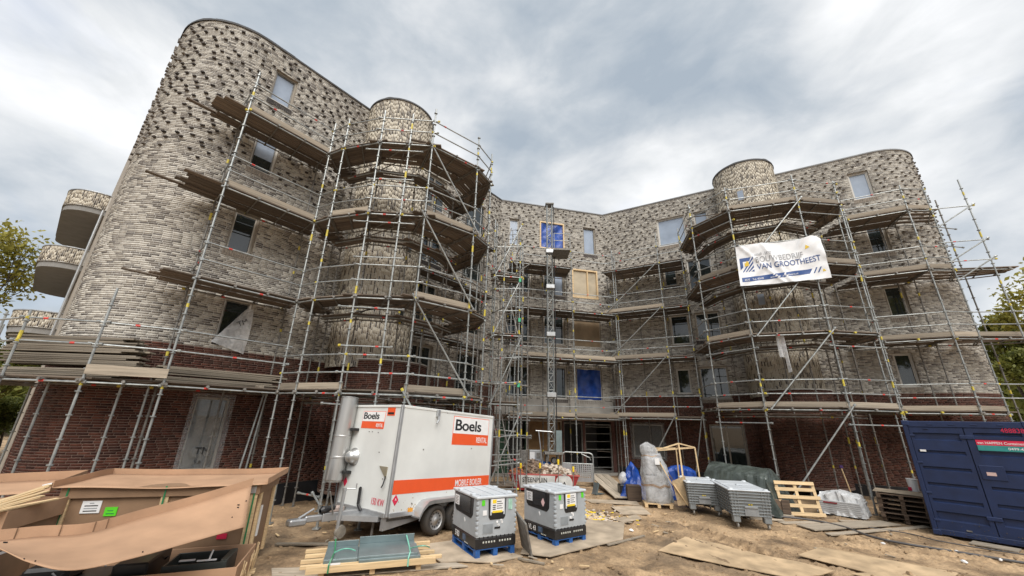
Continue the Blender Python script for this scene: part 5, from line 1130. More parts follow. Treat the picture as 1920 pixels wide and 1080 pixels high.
# smaller crate at the left edge
ang3 = R(33); lc = thing('cardboard_crate', 'brown cardboard crate at the left edge, loaded with loose pine laths', 'crate', (*at(14, 958, 9.15).xy, 0), R(17))
MB().box(-1.6, 0, .1, 0, 1.1, 1.18).build('wall', CARDD, lc)
m = MB(); m.box(-1.63, -.03, 1.03, .03, 0, 1.28); m.box(0, 0, 1.03, .03, 1.13, 1.28); m.box(-1.63, 1.1, 1.03, 0, 1.13, 1.28); m.build('band', CARD, lc)
MB().cbox(-.1, -.04, .1, .02, .0, 1.03, .005).build('post', WOODN, lc)
MB().box(.0005, .08, .72, .004, .28, 1.0).build('paper_label', PAPER, lc)
for k in range(3): MB().box(.0045, .11, .76 + .07 * k, .006, .23, .775 + .07 * k).build('print', BLACK, lc)
for x in (-1.4, -.2): MB().cbox(x, .02, 0, x + .1, 1.08, .1, .004).build('runner', WOODN, lc)
for k in range(9):
    a = at(random.uniform(-25, 0), 965 - k * 3, 9.0 + .06 * k); b = at(random.uniform(60, 108), 945 - k * 7.5, 9.55 + .1 * k); a.z = max(a.z, 1.29); b.z = max(b.z, 1.30) + .02 * (k % 3); d = (b - a); c = (a + b) / 2
    o = MB().cbox(-d.length / 2, -.03, -.012, d.length / 2, .03, .012, .003).build('pine_lath', WOODN, loc=(c.x, c.y, 1.30 + .012 * k), rot=(0, -.01 * k, math.atan2(d.y, d.x))); tag(o, 'loose pine lath in the heap on the crate at the left edge', 'lath', 'pine laths on the left crate')
bc = thing('cardboard_tray', 'upturned cardboard lid with a white label behind the pine laths at the left edge', 'lid', (-8.2, 7.2, 1.2), R(20)); tray(lambda i, j: (-1.0 + 1.5 * i, -.1 + .9 * j, .05 + .10 * j + .05 * i), 8, 4, 'br', bc, .14); MB().box(.20, .25, .16, .46, .6, .175).build('paper_label', PAPER, bc)
# ---------------------------------------------------------------- board piles on the first lift
def boardpile(a, b, zb, rows, deep, label, group, ov):
    a = Vector((*a, 0)); b = Vector((*b, 0)); e = (b - a).normalized(); n = Vector((-e.y, e.x, 0))
    for r in range(rows):
        if r in ov: continue
        for q in range(deep):
            o0, o1 = random.uniform(-.12, .15), random.uniform(-.1, .45 if r > 2 else .2); p = a - e * o0 + n * (.08 + q * .22 + random.uniform(-.03, .03)); s = b + e * o1 + n * (.08 + q * .22); c = (p + s) / 2; L = (s - p).length
            o = bpy.data.objects.new('scaffold_board', PLMG); COL.objects.link(o); o.location = (c.x, c.y, zb + .02 + r * .043); o.rotation_euler = (random.uniform(-.03, .03), random.uniform(-.006, .006), math.atan2(e.y, e.x) + random.uniform(-.012, .012)); o.scale = (L, 1.05, 1); tag(o, label, 'board', group)
PLMG = MB().cbox(-.5, -.095, -.019, .5, .095, .019, .003).mesh('grey_board', mat('piled board wood', (.20, .172, .135), .9, var=.35, vs=3, rnd=.4, stretch=(.6, 9, 9), bump=.25, bs=12, det=7))
p0, p1 = (-12.2, 9.35), (-9.55, 9.55)
boardpile(p0, p1, Z1 + .07, 23, 2, 'weathered grey board in the tall pile at the left end of the first scaffold lift', 'grey boards piled high at the far left of the scaffold', (5, 6, 13))
boardpile(wl_(-.3, .66), wl_(2.45, .66), Z1 + .09, 9, 2, 'weathered board in the low pile on the lift above the foil covered ground window', 'boards in the low pile on the left wing scaffold', (3,))
o = MB().cbox(-.5, -.06, 0, .5, .06, .08, .005).build('batten', TOEB, loc=(*wl_(2.0, .85), Z1 + .06), rot=(0, 0, R(-40))); o.scale = (.35, 1, 1); tag(o, 'short pale block under the low board pile on the left scaffold', 'batten')
# ---------------------------------------------------------------- rubble skip
sk = thing('rubble_skip', 'red and white skip lettered for stone rubble, heaped full, behind the grey boxes', 'skip', (1.45, 17.0, 0), R(-4))
hl = 1.4
m = MB(); m.hexa([(-1.15, 0, .03), (1.15, 0, .03), (1.15, 1.5, .03), (-1.15, 1.5, .03), (-hl, -.02, .58), (hl, -.02, .58), (hl, 1.6, .58), (-hl, 1.6, .58)]); m.build('hull', SKIPR, sk)
MB().box(-hl - .03, -.05, .575, hl + .03, 0, .63).box(-hl - .03, 1.58, .575, hl + .03, 1.64, .63).build('rim', mat('skip rim', (.42, .10, .09), .5), sk)
m = MB(); m.hexa([(-.95, -.035, .12), (.42, -.035, .12), (.42, .0, .12), (-.95, .0, .12), (-1.02, -.05, .57), (.45, -.05, .57), (.45, .0, .57), (-1.02, .0, .57)]); m.build('white_panel', SKIPW, sk)
text('lettering', 'STEENPUIN', .24, BLACK, sk, (-.86, -.058, .33), (R(86), 0, 0), bold=.006, xs=.82)
m = MB(); m.lathe([(0, .02), (.34, .02), (.34, 0)], 24, Matrix.Translation((.80, -.03, .30)) @ Matrix.Rotation(R(90), 4, 'X')); m.build('white_disc', SKIPW, sk)
text('lettering', 'A', .28, BLACK, sk, (.72, -.056, .18), (R(90), 0, 0), bold=.01)
def rheap(i, j):
    x = -hl + 2 * hl * i; y = .02 + 1.55 * j; e = min(1, 4 * min(i, 1 - i)) * min(1, 5 * min(j, 1 - j)); z = .60 + e * (.12 + .30 * math.exp(-((i - .33) / .17) ** 2) + .12 * math.exp(-((i - .68) / .15) ** 2)) + .05 * e * fn3(x * 6, y * 6, 2); return (x, y, z)
m = MB(); m.grid(rheap, 40, 20); rbm = mat('rubble earth', (.15, .10, .065), .95, var=.4, vs=6, bump=.6, bs=14); m.build('rubble_heap', rbm, sk)
m = MB()
for k in range(420):
    i, j = random.random(), random.random() ** 1.5; x, y, z = rheap(i, j); s = random.uniform(.02, .07); T = Matrix.Translation((x, y, z + s * .3)) @ Matrix.Rotation(random.uniform(0, 6), 4, 'Z') @ Matrix.Rotation(random.uniform(-.7, .7), 4, 'X'); mi = (2 if i < .2 and random.random() < .7 else 1 if .5 < i < .9 and random.random() < .75 else 0 if random.random() < .6 else 3)
    m.cbox(-s, -s * .7, -s * .5, s, s * .7, s * .5, s * .2, mi, T)
m.build('rubble', [RUBB, mat('pale rubble', (.52, .45, .38), .9, var=.2, vs=9), mat('orange brick rubble', (.42, .14, .06), .9, var=.3, vs=9), WOODB], sk, kind='stuff')
for (x, y, z, hz, lab) in ((.50, 16.70, 0, 1.03, 'yellow capped pin at the left corner of the rubble skip'), (1.26, 16.66, 0, 1.05, 'yellow capped pin before the lettered white panel of the skip'), (1.98, 16.6, 0, 1.2, 'tallest yellow capped pin, before the round white disc of the skip'), (2.56, 16.55, 0, .96, 'lowest yellow capped pin at the right corner of the rubble skip')):
    t = thing('marker_pin', lab, 'pin', (x, y, 0), 0, 'yellow capped pins before the skip'); MB().tube((0, 0, 0), (.01, 0, hz - .08), .018, 7).build('rod', STEELD, t); MB().lathe([(0, -.14), (.035, -.14), (.045, 0), (.04, .05), (0, .055)], 10, Matrix.Translation((.01, 0, hz - .04))).build('cap', YELP, t)
# gate of the hoist, ramp, flashing piece
gt = thing('platform_gate', 'galvanised gate with rounded top bar and perforated panel right of the skip', 'gate', (2.42, 18.65, .0), R(-9))
m = MB(); w = 1.34; pts = [(0, 0, .05), (0, 0, 1.2), (.04, 0, 1.31), (.14, 0, 1.36), (w - .14, 0, 1.34), (w - .03, 0, 1.29), (w, 0, 1.18), (w, 0, .05)]; m.path(pts, .03, 8); m.tube((0, 0, .90), (w, 0, .9), .022); m.path([(w - .5, -.02, 1.30), (w - .15, -.05, 1.16), (w - .1, -.03, 1.05)], .02); m.build('frame', STEEL, gt)
m = MB(); m.box(.03, -.01, .18, .42, .0, .88); m.box(.42, -.01, .18, w - .03, 0, .33); m.box(w - .10, -.01, .33, w - .03, 0, .88)
nx_, nz_ = 9, 7; X0_, X1_, Z0_, Z1_ = .42, w - .10, .33, .88
for i in range(nx_ + 1): x = X0_ + (X1_ - X0_) * i / nx_; m.box(x - .018, -.01, Z0_, x + .018, 0, Z1_)
for i in range(nz_ + 1): z = Z0_ + (Z1_ - Z0_) * i / nz_; m.box(X0_, -.0135, z - .016, X1_, .0035, z + .016)
m.build('perforated_panel', ALU, gt)
for i, (x0, x1) in enumerate(((3.75, 4.05), (4.07, 4.36), (4.38, 4.66))):
    a = Vector((x0 + .13, 19.55, .36)); b = Vector((x0 + .28 - .05 * i, 15.6, .07)); d = b - a; c = (a + b) / 2
    o = MB().cbox(-d.length / 2, -.14, -.02, d.length / 2, .14, .02, .004).build('ramp_plank', WOODG, loc=c, rot=(0, -math.asin(d.z / d.length), math.atan2(d.y, d.x))); tag(o, ('left', 'middle', 'right')[i] + ' plank of the ramp leading up to the entrance', 'plank', 'ramp planks to the entrance')
fl_ = thing('metal_angle', 'bent galvanised sheet lying on the sand near the ramp', 'sheet metal', (3.5, 16.6, .02), R(30)); m = MB(); m.box(-.2, -.12, .0, .25, .14, .012); m.hexa([(-.2, -.12, .01), (-.18, .14, .01), (-.10, .14, .01), (-.12, -.12, .01), (-.05, -.12, .40), (-.03, .14, .40), (.02, .14, .38), (.0, -.12, .38)]); m.build('sheet', ZINC, fl_)
for k, (pts, lab) in enumerate((([(2.7, 15.6), (4.6, 15.3), (4.5, 14.7), (2.9, 14.9)], 'thin board on the sand in front of the ramp'), ([(3.4, 14.2), (4.5, 14.5), (4.4, 13.3), (3.5, 13.2)], 'square plywood sheet on the sand left of the wrapped goods'), ([(3.0, 12.4), (3.9, 13.1), (3.9, 12.6), (3.2, 12.0)], 'plywood offcut beside the chipped debris'))): planks_thing('plywood_sheet', lab, 'plywood', pts, .016, PLY)
m = MB()
for k in range(330):
    x, y = 2.3 + abs(random.gauss(0, .5)), random.gauss(12.6, .5); s = random.uniform(.015, .06); z = max(0, gh(x, y)) + s * .3; T = Matrix.Translation((x, y, z)) @ Matrix.Rotation(random.uniform(0, 6), 4, 'Z') @ Matrix.Rotation(random.uniform(-.5, .5), 4, 'X'); m.cbox(-s, -s * .5, -s * .25, s, s * .5, s * .25, s * .1, random.choice((0, 0, 0, 0, 1, 1, 1, 2)), T)
m.build('wood_chips', [MATS['pale rubble'], WOODN, YELP], kind='stuff')
# ---------------------------------------------------------------- wrapped goods and tarps
wp = thing('wrapped_goods', 'tall bundle wrapped in clear plastic with brown tape on a small pallet', 'wrapped goods', (5.08, 14.55, 0), R(-12))
for y in (-.25, .0, .25): MB().cbox(-.46, y - .04, .1, .46, y + .04, .135, .003).build('slat', WOODN, wp)
for x in (-.40, 0, .38): MB().cbox(x - .05, -.3, 0, x + .05, .3, .1, .004).build('block', WOODN, wp)
MB().cbox(-.34, -.22, .14, .36, .24, .95, .04).cbox(-.28, -.16, .95, .22, .18, 1.65, .05).build('contents', mat('hidden goods', (.34, .34, .35), .7, var=.5, vs=4), wp)
MB().cbox(.02, -.30, .85, .18, -.2, 1.45, .02).build('duct', STEELD, wp)
def wrap(i, j):
    a = 2 * math.pi * i; z = .13 + 1.87 * j
    hw = np.interp(j, [0, .08, .3, .45, .6, .72, .78, .86, .94, 1], [.44, .48, .46, .47, .42, .36, .27, .30, .25, .02]); cx = np.interp(j, [0, .6, .8, 1], [0, -.03, -.12, -.20])
    r = 1 + .07 * fn3(math.cos(a) * 2.2, math.sin(a) * 2.2, j * 5) + .05 * fn3(math.cos(a) * 7, math.sin(a) * 7, j * 9)
    return (cx + hw * r * math.cos(a), hw * .72 * r * math.sin(a), z + .05 * fn3(math.cos(a) * 2, math.sin(a) * 2, j))
m = MB(); m.grid(wrap, 64, 48); m.build('plastic_wrap', foilmat('stretch wrap', (.60, .61, .62), .42, .16), wp, smooth=True)
for j in (.265, .285, .765): m = MB(); m.grid(lambda i, k: Vector(wrap(i, j + .012 * k)) * 1.0 + Vector((.012 * math.cos(6.283 * i), .012 * math.sin(6.283 * i), 0)), 48, 1); m.build('tape', mat('brown tape', (.28, .17, .09), .4), wp)
MB().box(-.02, -.345, 1.32, .13, -.340, 1.52).build('paper_label', PAPER, wp)
w2 = thing('wrapped_goods', 'smaller plastic wrapped pack of pipes leaning behind the tall wrapped bundle', 'wrapped goods', (5.45, 14.75, 0), R(5)); m = MB()
for k in range(4): m.tube((.1 + .05 * k, .0, .1), (-.25 + .05 * k, .05, 1.62), .035, 8)
m.build('pipe', GREYP, w2); m = MB(); m.grid(lambda i, j: (.18 - .38 * j + .15 * math.cos(6.283 * i) * (1 + .2 * fn3(i * 9, j * 6, 1)), .02 + .1 * math.sin(6.283 * i), .3 + 1.36 * j), 24, 14); m.build('plastic_wrap', MATS['stretch wrap'], w2, smooth=True)
for lab, a, b in (('long pine slat leaning against the tall wrapped bundle', (5.75, 14.0, .15), (5.1, 14.25, 1.5)), ('short pine slat leaning beside the chipboard sheet', (5.75, 13.75, .2), (5.42, 13.9, .78)), ('dark bar leaning between the slats and the chipboard sheet', (5.9, 13.9, .1), (5.35, 14.1, 1.1))):
    a = Vector(a); b = Vector(b); d = b - a; c = (a + b) / 2; o = MB().cbox(-d.length / 2, -.035, -.015, d.length / 2, .035, .015, .003).build('slat', WOODN if 'pine' in lab else WOODB, loc=c, rot=(0, -math.asin(d.z / d.length), math.atan2(d.y, d.x))); tag(o, lab, 'slat')
cb = thing('chipboard_sheet', 'brown chipboard sheet leaning beside the wrapped bundle, left of the grey wheeled bins', 'board', (5.65, 13.9, 0)); m = MB(); m.hexa([(-.17, -.05, .16), (.12, -.2, .24), (.13, -.18, .24), (-.16, -.03, .16), (-.25, .05, .86), (.17, -.02, 1.04), (.18, 0, 1.04), (-.24, .07, .86)]); m.build('sheet', CHIP, cb)
tf = thing('pine_trestle', 'open pine frame shaped like a gabled roof on thin legs', 'frame', (6.1, 14.9, .0))
tO = Vector((6.1, 14.9, 0)); tp = {k: Vector(v) - tO for k, v in dict(l=(5.21, 14.6, 1.74), a=(6.1, 14.79, 1.98), r=(6.78, 15.05, 1.84), b1=(6.03, 13.95 + .6, .1), b2=(6.85, 15.05, .1), b3=(6.3, 15.6, .1), m2=(6.28, 15.5, 1.78), b4=(6.3, 15.14, .1), b0=(5.25, 14.7, .1), l2=(5.5, 15.6, 1.76)).items()}
def batten(a, b, w=.022):
    a = tp[a]; b = tp[b]; d = (b - a); T = Matrix.Translation((a + b) / 2) @ d.to_track_quat('X', 'Z').to_matrix().to_4x4(); MB().cbox(-d.length / 2, -w, -w, d.length / 2, w, w, .004, 0, T).build('batten', WOODN, tf)
for a, b in (('l', 'a'), ('a', 'r'), ('l', 'r'), ('a', 'b1'), ('r', 'b2'), ('m2', 'b3'), ('a', 'b4'), ('a', 'm2'), ('m2', 'r'), ('l', 'b0'), ('l', 'l2'), ('l2', 'm2')): batten(a, b)
def drape(root, name, mt, L, W, H, drop=None, seed=0, amp=.06, flare=.12, hf=None, fold=.8):
    def fn(i, j):
        u, v = (i - .5) * 2 * (1 + H / L * 2), (j - .5) * 2 * (1 + H / W * 2); cu, cv = max(-1, min(1, u)), max(-1, min(1, v)); eu, ev = max(0, abs(u) - 1) * L / 2, max(0, abs(v) - 1) * W / 2
        e = max(eu, ev); k = e / H; x = cu * L / 2 + math.copysign(1, u) * flare * k * (eu > 0); y = cv * W / 2 + math.copysign(1, v) * flare * k * (ev > 0)
        h = hf(cu, cv) if hf else 1.; rg = 1 - abs(fn3(x * 3.3 + seed, y * 3.3, k * 1.2)) * 2; z = H * h * (1 - min(1, k)) + (amp * fn3(x * 2.5 + seed, y * 2.5, k * 2) + .55 * amp * rg * abs(rg)) * (1 - .5 * min(1, k)); w = amp * fn3(x * 6 + seed, y * 6, z * 1.2) + fold * amp * (1 - 2 * abs(fn3(x * 4.2 + seed, y * 4.2, z * .6 + 3)))
        return (x + w * (ev > 0 or eu > 0), y + w, max(.02, z))
    m = MB(); m.grid(fn, 64, 52); return m.build(name, mt, root)
tb = thing('blue_tarp', 'blue tarpaulin heaped over goods left of the wrapped bundle', 'tarp', (4.75, 16.2, 0), R(-10)); drape(tb, 'sheet', TARPB, .30, .35, 1.18, seed=3, amp=.10, flare=.42, hf=lambda u, v: 1 - .16 * (u * u + v * v), fold=.5); 
tb2 = thing('blue_tarp', 'blue tarpaulin over a low stack behind the pine trestle', 'tarp', (6.5, 15.9, 0), R(-22)); drape(tb2, 'sheet', TARPB, 1.0, .5, 1.14, seed=8, amp=.07, hf=lambda u, v: 1 - .14 * u * u - .1 * v * v, fold=.4)
pk = thing('milky_bag', 'crumpled white plastic bag beside the left blue tarpaulin', 'bag', (4.42, 16.2, .62)); MB().lathe([(0, -.2), (.14, -.16), (.19, 0), (.15, .14), (.05, .24), (0, .25)], 14).build('bag', FOILW, pk, smooth=True); MB().cbox(-.2, -.2, -.62, .2, .2, -.18, .03).build('box', BLACKP, pk)
MBx = thing('dark_crate', 'dark crate standing under the left blue tarpaulin edge', 'crate', (4.6, 15.6, 0), R(-8)); MB().cbox(-.25, -.2, 0, .25, .2, .5, .02).build('box', WOODB, MBx)
gt_ = thing('green_tarp', 'dark green tarpaulin draped over a long stack behind the grey bins', 'tarp', (8.15, 14.75, 0), R(-52)); drape(gt_, 'sheet', TARPG, 1.9, 1.05, 1.36, seed=5, amp=.03, flare=.38, hf=lambda u, v: 1 - .16 * abs(v) ** 1.5 - .03 * (u + 1), fold=.25)
pc = thing('plywood_crate', 'low open wooden crate under the edge of the green tarpaulin', 'crate', (8.35, 13.75, 0), R(-20)); 
for i in range(4): MB().cbox(-.5 + .26 * i, -.3, .1, -.28 + .26 * i, -.27, .48, .004).build('plank', WOODB, pc)
MB().cbox(-.5, -.27, .08, .5, .3, .42, .01).build('box', WOODB, pc); MB().cbox(-.55, -.35, .0, .55, .35, .08, .01).build('base', WOODG, pc)
bu = thing('blue_bag', 'dark blue sack between the grey bin and the pine pallet', 'sack', (7.55, 13.2, .3)); MB().lathe([(0, -.18), (.2, -.15), (.24, 0), (.2, .12), (.08, .2), (0, .2)], 14).build('bag', mat('sack blue', (.02, .04, .12), .7, var=.3), bu, smooth=True); MB().cbox(-.3, -.2, -.3, .3, .2, -.15, .02).build('block', WOODG, bu)
# ---------------------------------------------------------------- wheeled plastic bins
def bin_(loc, rz, w, l, h, label):
    t = thing('wheeled_bin', label, 'bin', loc, rz, 'grey ribbed plastic bins on castors'); hw, hl = w / 2, l / 2; zb = .16
    m = MB(); m.hexa([(-hw + .05, -hl + .05, zb + .14), (hw - .05, -hl + .05, zb + .14), (hw - .05, hl - .05, zb + .14), (-hw + .05, hl - .05, zb + .14), (-hw, -hl, h), (hw, -hl, h), (hw, hl, h), (-hw, hl, h)]); m.build('body', GREYBIN, t)
    m = MB(); f = lambda z: .05 * (1 - (z - zb - .14) / (h - zb - .14)) if z > zb + .14 else .05
    for z in np.linspace(zb + .16, h - .06, 8):
        e = f(z) - .028; m.cbox(-hw + e, -hl + e, z - .009, hw - e, hl - e, z + .009, .006)
    for k in range(11):
        y = -hl + .05 + (l - .1) * k / 10
        for sx in (-1, 1): m.hexa([(sx * (hw - .05 + .02), y - .008, zb + .12), (sx * (hw - .05 + .02), y + .008, zb + .12), (sx * (hw - .08), y + .008, zb + .12), (sx * (hw - .08), y - .008, zb + .12), (sx * (hw + .02), y - .008, h), (sx * (hw + .02), y + .008, h), (sx * (hw - .03), y + .008, h), (sx * (hw - .03), y - .008, h)])
    for x in (-hw + .04, -hw + .12, -hw + .2, hw - .2, hw - .12, hw - .04):
        for sy in (-1, 1): m.hexa([(x - .008, sy * (hl - .03), zb + .12), (x + .008, sy * (hl - .03), zb + .12), (x + .008, sy * (hl - .08), zb + .12), (x - .008, sy * (hl - .08), zb + .12), (x - .008, sy * (hl + .02), h), (x + .008, sy * (hl + .02), h), (x + .008, sy * (hl - .03), h), (x - .008, sy * (hl - .03), h)])
    m.build('rib', GREYBIN, t)
    m = MB()
    for sx in (-1, 1):
        for sy in (-1, 1): m.cbox(sx * (hw - .12) - .09, sy * (hl - .14) - .1, zb - .02, sx * (hw - .12) + .09, sy * (hl - .14) + .1, zb + .16, .02)
    m.build('foot', GREYBIN, t)
    m = MB(); m.cbox(-hw - .03, -hl - .03, h, hw + .03, hl + .03, h + .035, .012); m.cbox(-hw + .06, -hl + .08, h + .036, hw - .06, -.04, h + .052, .008); m.cbox(-hw + .06, .04, h + .036, hw - .06, hl - .08, h + .052, .008); m.cbox(-.09, -.2, h + .052, .09, -.08, h + .08, .015)
    for sx in (-1, 1):
        for sy in (-1, 1): m.lathe([(0, .075), (.05, .07), (.07, .035)], 12, Matrix.Translation((sx * (hw - .06), sy * (hl - .06), h)))
    m.build('lid', LIDP, t)
    MB().cbox(-.16, -hl - .015, h - .42, .16, -hl + .03, h - .36, .01).box(-.17, -hl + .008, zb + .16, .17, -hl + .022, h - .38).build('end_plate', mat('bin plate', (.23, .24, .245), .5), t)
    for k in range(2): MB().box(-.06 + .06 * k, -hl - .001, h - .335, -.02 + .06 * k, -hl + .02, h - .32).build('print', YELP, t)
    for sx in (-1, 1):
        for sy in (-1, 1):
            x, y = sx * (hw - .12), sy * (hl - .14); c = MB().tube((x, y, .1), (x, y, zb), .03).build('castor', STEELD, t); MB().lathe([(0, -.022), (.06, -.022), (.07, -.012), (.07, .012), (.06, .022), (0, .022)], 16, Matrix.Translation((x + .02, y, .07)) @ Matrix.Rotation(R(90), 4, 'Y')).build('wheel', mat('castor grey', (.30, .29, .27), .6, var=.2), c)
    return t
bin_((6.85, 12.68, 0), R(-13), 1.0, 1.9, .92, 'wide grey ribbed plastic bin on castors, in front')
bin_((6.28, 13.98, 0), R(-14), .95, 1.4, .88, 'grey ribbed plastic bin on castors, half hidden behind the wide one')
# ---------------------------------------------------------------- pallets and slabs at right
lpn = thing('pine_pallet', 'clean pine pallet propped upright against the slab stack', 'pallet', (9.12, 13.38, 0.02), (R(-14), 0, R(-9)))
for k, z in enumerate((.02, .25, .48, .70, .88)): MB().cbox(-.60, -.03 - .04 * (k in (0, 2, 4)), z, .62 if k in (0, 2) else .56, 0 - .04 * (k in (0, 2, 4)) , z + .10, .004).build('slat', WOODN, lpn)
for x in (-.58, -.04, .48): MB().cbox(x, -.028, .0, x + .09, .02, .98, .004).build('stringer', WOODN, lpn)
sl_ = thing('slab_stack', 'stack of pale panels wrapped in white plastic between pine pallet and brown pallets', 'stack', (10.95, 14.05, 0), R(-35 + 66))
sl_.rotation_euler[2] = math.atan2(13.36 - 14.06, 10.69 - 10.06)
for k in range(7): MB().cbox(-.62 + .01 * (k % 2), -.55, .04 + k * .055, .50 + .012 * (k % 3), .75, .088 + k * .055, .008).build('panel', mat('pale panel', (.44, .44, .44), .6, var=.12), sl_)
drape(sl_, 'plastic_cover', foilmat('white cover', (.72, .73, .74), .85, .3), 1.0, 1.2, .62, seed=11, amp=.07, flare=.1, hf=lambda u, v: 1 - .15 * abs(u)).location = (-.05, .1, .0)
MB().box(-.4, -.57, .34, -.05, -.55, .375).build('red_strip', mat('dull red strip', (.25, .02, .03), .6), sl_)
for k in (-.4, .3): MB().cbox(k, -.5, -.0, k + .1, .7, .038, .004).build('batten', WOODB, sl_)
def brown_pallet(loc, rz, label): t = thing('brown_pallet', label, 'pallet', loc, rz, 'old brown pallets stacked left of the blue container'); pallet_mesh_parts(t, 1.1, .8, WOODB, .125, 5); return t
bp0 = None
for k in range(6):
    loc = (11.98 + random.uniform(-.05, .05), 13.02 + random.uniform(-.05, .05), .01 + k * .127); rz = R(-48) + random.uniform(-.06, .06)
    lab = ('bottom', 'second', 'third', 'fourth', 'fifth', 'topmost')[k] + ' worn brown pallet of the front stack, under the plywood sheet beside the blue container'
    if bp0 is None: bp0 = brown_pallet(loc, rz, lab)
    else: c = copytree(bp0); c.location = loc; c.rotation_euler = (0, 0, rz); c['label'] = lab
for k in range(5):
    c = copytree(bp0); c['label'] = ('bottom', 'second', 'third', 'fourth', 'topmost')[k] + ' worn brown pallet of the rear stack, half hidden behind the blue container'; c.location = (12.75 + random.uniform(-.05, .05), 13.75 + random.uniform(-.05, .05), .01 + k * .127); c.rotation_euler = (0, 0, R(-48) + random.uniform(-.06, .06))
o = MB().cbox(-.6, -.45, 0, .6, .45, .018, .003).build('plywood_sheet', PLY, loc=(12.1, 13.15, .79), rot=(0, .02, R(-46))); tag(o, 'plywood sheet lying on top of the brown pallet stack', 'plywood')
sd_ = thing('spade', 'spade with purple handle leaning on the red tower wall', 'spade', (12.4, 15.45, .4)); MB().tube((.03, 0, 0), (-.03, .1, .82), .02, 7).build('shaft', WOODN, sd_); MB().cbox(-.09, .07, .82, .03, .13, .92, .012).build('grip', mat('purple grip', (.07, .03, .14), .5), sd_)
m = MB(); m.hexa([(-.05, -.02, -.38), (.12, -.02, -.38), (.12, .0, -.38), (-.05, .0, -.38), (-.06, -.01, 0), (.13, -.01, 0), (.13, .01, 0), (-.06, .01, 0)]); m.build('blade', STEELD, sd_)
bk_ = thing('bucket', 'white bucket standing on the edge left of the container', 'bucket', (12.95, 13.55, .78)); MB().lathe([(0, 0), (.11, 0), (.13, .33), (.14, .34), (.14, .36), (0, .36)], 18).build('tub', WHITE, bk_); MB().box(-.14, -.05, .02, -.12, .05, .12).build('label', REDL, bk_); MB().cbox(-.25, -.25, -.78, .25, .25, -.002, .02).build('box', WOODB, bk_)
bds = [((7.9, 12.62), (9.4, 12.85), .22), ((8.2, 12.05), (11.2, 12.75), .55), ((8.3, 11.38), (10.7, 12.1), .16), ((10.3, 11.95), (12.0, 12.5), .16), ((9.9, 13.0), (11.1, 12.95), .12), ((11.55, 11.0), (11.95, 10.35), .45), ((7.2, 13.1), (8.2, 12.95), .14)]
labs = ['short grey board on the mud in front of the pine pallet', 'wide grey plywood panel on the mud before the brown pallets', 'narrow sandy board on the mud, the nearest of the boards by the hose', 'narrow board pointing at the container corner', 'board below the wrapped slab stack', 'brown plank beside the container foot', 'dark board under the right grey bin']
for (a, b, w), lab in zip(bds, labs):
    d = Vector((b[0] - a[0], b[1] - a[1], 0)).normalized(); n = Vector((-d.y, d.x, 0)) * w / 2
    planks_thing('board', lab, 'board', [(a[0] - n.x, a[1] - n.y), (b[0] - n.x, b[1] - n.y), (b[0] + n.x, b[1] + n.y), (a[0] + n.x, a[1] + n.y)], .025, WOODG)
MUDPLY = mat('muddy plywood', (.44, .32, .195), .9, var=.35, vs=2.2, bump=.5, bs=11, det=10)
planks_thing('plywood_sheet', 'big mud-covered plywood sheet in the middle foreground', 'plywood', [(3.3, 9.7), (3.75, 10.2), (4.35, 10.75), (4.95, 10.3), (5.5, 9.6), (6.0, 9.2), (6.35, 8.75), (5.9, 8.5), (5.2, 8.3), (4.3, 8.9)], .012, MUDPLY, z=-.002)
planks_thing('plywood_sheet', 'mud-covered plywood sheet at the right of the foreground', 'plywood', [(6.25, 9.6), (7.2, 10.2), (8.6, 8.6), (7.4, 7.8)], .012, MUDPLY, z=-.002)
planks_thing('plywood_sheet', 'muddy plywood edge at the bottom right', 'plywood', [(6.5, 8.55), (7.35, 7.5), (8.2, 7.2), (7.3, 8.6)], .012, MUDPLY, z=-.006)
def hose(label, pts, r):
    P = [Vector((x, y, max(0, gh(x, y)) + r + .012)) for x, y in pts]; m = MB(); Q = [pl(P, i / 90) for i in range(91)]; sweep(m, Q, r); o = m.build('hose', HOSE, smooth=True); tag(o, label, 'hose')
hose('black hose curving over the boards towards the container', [(7.3, 13.6), (7.95, 13.4), (8.92, 12.95), (9.33, 12.19), (9.26, 11.23), (9.5, 10.65), (10.3, 9.9), (10.9, 9.3)], .028)
hose('thin cable on the mud in front of the container', [(10.0, 12.3), (10.6, 11.6), (10.75, 11.0), (11.3, 10.3), (11.8, 9.7)], .014)
hose('orange cable beside the plywood under the grey box', [(.35, 9.6), (.7, 9.35), (1.2, 9.5)], .008)
